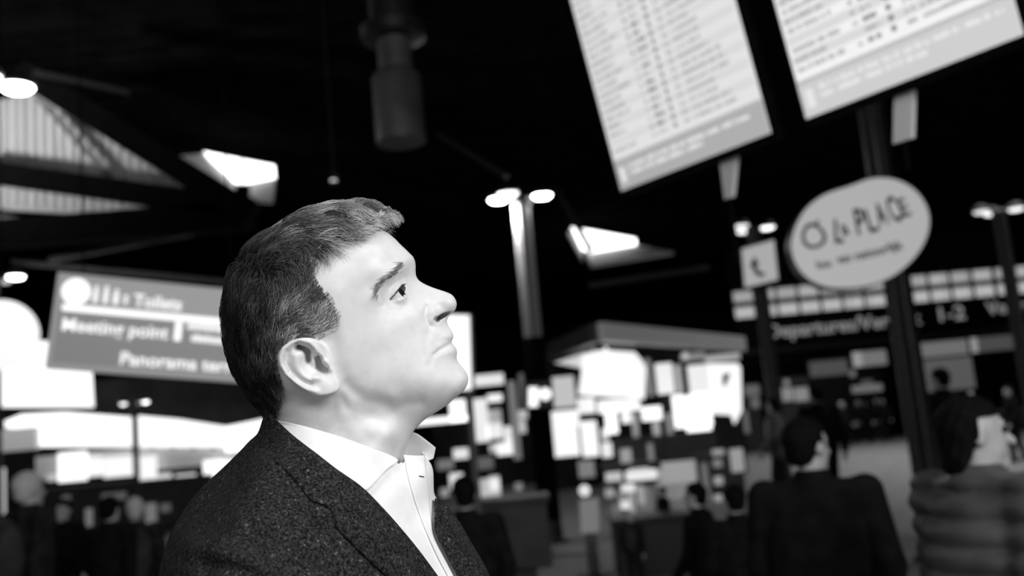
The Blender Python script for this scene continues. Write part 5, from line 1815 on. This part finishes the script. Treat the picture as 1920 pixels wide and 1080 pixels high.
VNEAR = np.array([(524, 786), (548, 815), (592, 850), (628, 882), (670, 915), (722, 960), (750, 990), (782, 1030), (825, 1088), (875, 1165), (888, 1200), (885, 1150), (872, 1085), (846, 1034), (824, 991), (835, 945), (860, 930), (860, 800), (700, 780)], float)
VFAR = np.array([(745, 780), (770, 850), (800, 952), (822, 975), (860, 990), (900, 940), (860, 800)], float)


def cut_shell(V, F, fn):
    uu, vv, dd = px_of(V[:, 0], V[:, 1], V[:, 2])
    bad = fn(uu, vv, dd)
    F = F[~bad[F].any(1)]
    ids, inv = np.unique(F, return_inverse=True)
    return V[ids], inv.reshape(-1, 4)


JV, JF = surface_nets(D - 3.0, org3, h); JF = orient(JV, JF)
JV, JF = cut_shell(JV, JF, lambda a, b, c: inside(TOPCUT, a, b) | (inside(VNEAR, a, b) & (c < 0)) | (inside(VFAR, a, b) & (c >= 0)))
jacket = man_mesh('jacket', JV, JF, tweed, body)
tag(jacket, 'dark speckled tweed jacket')
sol = jacket.modifiers.new('cloth', 'SOLIDIFY'); sol.thickness = 0.002; sol.offset = -1
SVt, SFt = surface_nets(D + 3.0, org3, h); SFt = orient(SVt, SFt)
SVt, SFt = cut_shell(SVt, SFt, lambda a, b, c: inside(TOPCUT + np.array([0, 3]), a, b) | (b > 1500))
shirt = man_mesh('shirt', SVt, SFt, white_cotton, body)
tag(shirt, 'white cotton shirt, open at the neck')
del D


def resample(P, n):
    P = np.array(P, float)
    for _ in range(2):      # soften the corners of the guide line
        Q = np.concatenate([P[:1], np.stack([0.75 * P[:-1] + 0.25 * P[1:], 0.25 * P[:-1] + 0.75 * P[1:]], 1).reshape(-1, 2), P[-1:]])
        P = Q
    L = np.append(0, np.cumsum(np.hypot(*np.diff(P, axis=0).T)))
    s = np.linspace(0, L[-1], n)
    return np.stack([np.interp(s, L, P[:, 0]), np.interp(s, L, P[:, 1])], 1)


def cloth_strip(name, A, Bl, hgt, thick, m, parent, side=-1, n=60, k=14, wfun=None, soft=True):
    """a cloth flap lying on the torso between the guide lines A and Bl; hgt(s, t) is its lift in mm"""
    A = resample(A, n); Bl = resample(Bl, n)
    t = np.linspace(0, 1, k)
    uu = A[:, None, 0] * (1 - t) + Bl[:, None, 0] * t
    vv = A[:, None, 1] * (1 - t) + Bl[:, None, 1] * t
    s = np.linspace(0, 1, n)[:, None] * np.ones((1, k))
    tt = t[None] * np.ones((n, 1))
    w_ = GT.sample(torso.w, uu, vv)
    if wfun is not None: w_ = wfun(w_, uu, vv)
    hh = hgt(s, tt)
    top = near_pt(uu, vv, w_ + hh, side=side).reshape(-1, 3)
    bot = near_pt(uu, vv, w_ + hh - thick, side=side).reshape(-1, 3)
    V = np.concatenate([top, bot]); N = n * k
    I = np.arange(N).reshape(n, k)
    q = np.stack([I[:-1, :-1], I[1:, :-1], I[1:, 1:], I[:-1, 1:]], -1).reshape(-1, 4)
    F = [q, q[:, ::-1] + N]
    for e in (I[0], I[-1][::-1], I[:, 0][::-1], I[:, -1]):
        F.append(np.stack([e[:-1], e[1:], e[1:] + N, e[:-1] + N], 1))
    F = np.concatenate(F)
    if side < 0: F = F[:, ::-1]
    return man_mesh(name, V, F, m, parent, True)


lift = lambda base, mid: (lambda s, t: base + mid * np.sin(np.pi * np.clip(t, 0, 1)) ** 0.7)
neckw = lambda add: (lambda w_, uu, vv: np.maximum(w_, GH.sample(head.w, uu, vv) + add))
CA = [(523, 781), (540, 796), (556, 810), (578, 827), (599, 842), (618, 857), (636, 871), (655, 884), (674, 897)]
CB = [(488, 822), (486, 836), (497, 846), (511, 853), (535, 867), (550, 881), (564, 897), (580, 916), (592, 931)]
for sd in (-1, 1):
    cloth_strip('jacket_collar', CA, CB, lift(6.0, 4.5), 5.0, tweed, jacket, side=sd, wfun=neckw(3))
LA = [(674, 897), (694, 913), (730, 951), (758, 983), (790, 1022), (832, 1080), (872, 1142), (892, 1200)]
LB = [(592, 931), (609, 936), (630, 945), (633, 966), (641, 984), (670, 1012), (705, 1047), (740, 1077), (795, 1135), (850, 1195)]
cloth_strip('lapel', LA, LB, lift(6.0, 4.0), 4.5, tweed, jacket, n=80)
FA = [(817, 930), (817, 960), (816.5, 985), (824, 1004), (840, 1033), (864, 1079), (890, 1140), (897, 1200)]
FB = [(822, 934), (838, 948), (850, 972), (864, 998), (890, 1043), (912, 1080), (932, 1130), (935, 1180)]
FAR_W = lambda w_, uu, vv: np.clip(w_, 8, 60)
cloth_strip('lapel', FA, FB, lambda s, t: 5.0 - 2.0 * t, 4.0, tweed, jacket, wfun=FAR_W)
# shirt collar: the leaf on this side (and its twin), the far leaf standing free
SA = [(523, 784), (545, 787), (575, 793), (610, 803), (650, 815), (690, 830), (722, 842), (741, 850), (751, 857)]
SB = [(530, 803), (562, 834), (600, 864), (640, 895), (672, 914), (694, 913), (713, 893), (730, 873), (748, 861)]
leaf = lambda s, t: 2.2 + 3.0 * np.sin(np.pi * np.clip(t * 0.55 + 0.1, 0, 1)) - 2.4 * np.exp(-((s - 0.66) / 0.05) ** 2) * t + 1.4 * np.exp(-((s - 0.75) / 0.06) ** 2) * t
cloth_strip('shirt_collar', SA, SB, leaf, 1.6, white_cotton, shirt, wfun=neckw(2.2), n=90)
cloth_strip('shirt_collar', SA[:7], SB[:7], leaf, 1.6, white_cotton, shirt, side=1, wfun=neckw(2.2), n=60)
cloth_strip('shirt_collar', [(742, 822), (758, 819), (774, 816), (795, 829), (815, 843)], [(748, 862), (770, 866), (790, 868), (803, 868), (811, 863)],
            lambda s, t: 2 + 0 * s, 1.8, white_cotton, shirt, side=1, wfun=lambda w_, uu, vv: 8 + 0.16 * (815 - uu))
cloth_strip('placket', [(759, 848), (772, 905), (790, 960), (820, 1030), (850, 1085), (880, 1140)], [(797, 852), (806, 905), (809, 960), (818, 1005), (846, 1055), (872, 1110)],
            lambda s, t: -2.2 - 1.2 * (np.abs(t - 0.5) > 0.49), 6.0, white_cotton, shirt)
bh = cloth_strip('buttonhole', [(788.5, 886), (798, 888)], [(788.5, 887.4), (798, 889.4)], lambda s, t: -1.2 + 0 * s, 0.6, lash_dark, shirt, n=4, k=3)

# ---- trousers and shoes, below the frame but standing on the floor
def world_nets(fn, lo, hi, hh, name, m, parent, cut=None):
    Xw, Yw, Zw = grid3(lo, hi, hh)
    V, F = surface_nets(fn(Xw, Yw, Zw), lo, hh)
    F = orient(V, F)
    me = np_mesh(name, V, F)
    return link_mesh(name, me, m, parent, True)

hip = cam2world(np.array([[(630 - 960) / FPX * YM, YM, -0.80]]))[0] - ORG
hx, hy, hzz = hip
def legs(Xw, Yw, Zw):
    d = None
    for s in (-1, 1):
        a = smin(capsule(Xw, Yw, Zw, (hx, hy + 0.09 * s, hzz + 0.1), (hx + 0.02, hy + 0.11 * s, 0.50), 0.098, 0.072),
                 capsule(Xw, Yw, Zw, (hx + 0.02, hy + 0.11 * s, 0.50), (hx - 0.02, hy + 0.12 * s, 0.06), 0.072, 0.058), 0.02)
        d = a if d is None else smin(d, a, 0.02)
    d = smin(d, ellipsoid(Xw, Yw, Zw, (hx, hy, hzz + 0.1), (0.13, 0.18, 0.14)), 0.05)
    return smax(d, 0.035 - Zw, 0.01)
world_nets(legs, (hx - 0.25, hy - 0.28, 0.0), (hx + 0.25, hy + 0.28, hzz + 0.24), 0.012, 'trousers', dark_trouser, body)
for s in (-1, 1):
    def shoe(Xw, Yw, Zw):
        cy = hy + 0.12 * s
        d = smin(ellipsoid(Xw, Yw, Zw, (hx + 0.03, cy, 0.045), (0.13, 0.048, 0.05)), ellipsoid(Xw, Yw, Zw, (hx - 0.04, cy, 0.075), (0.06, 0.042, 0.07)), 0.03)
        return smax(d, 0.002 - Zw, 0.006)
    world_nets(shoe, (hx - 0.16, hy + 0.12 * s - 0.08, -0.02), (hx + 0.2, hy + 0.12 * s + 0.08, 0.18), 0.008, 'shoe', black_leather, body)
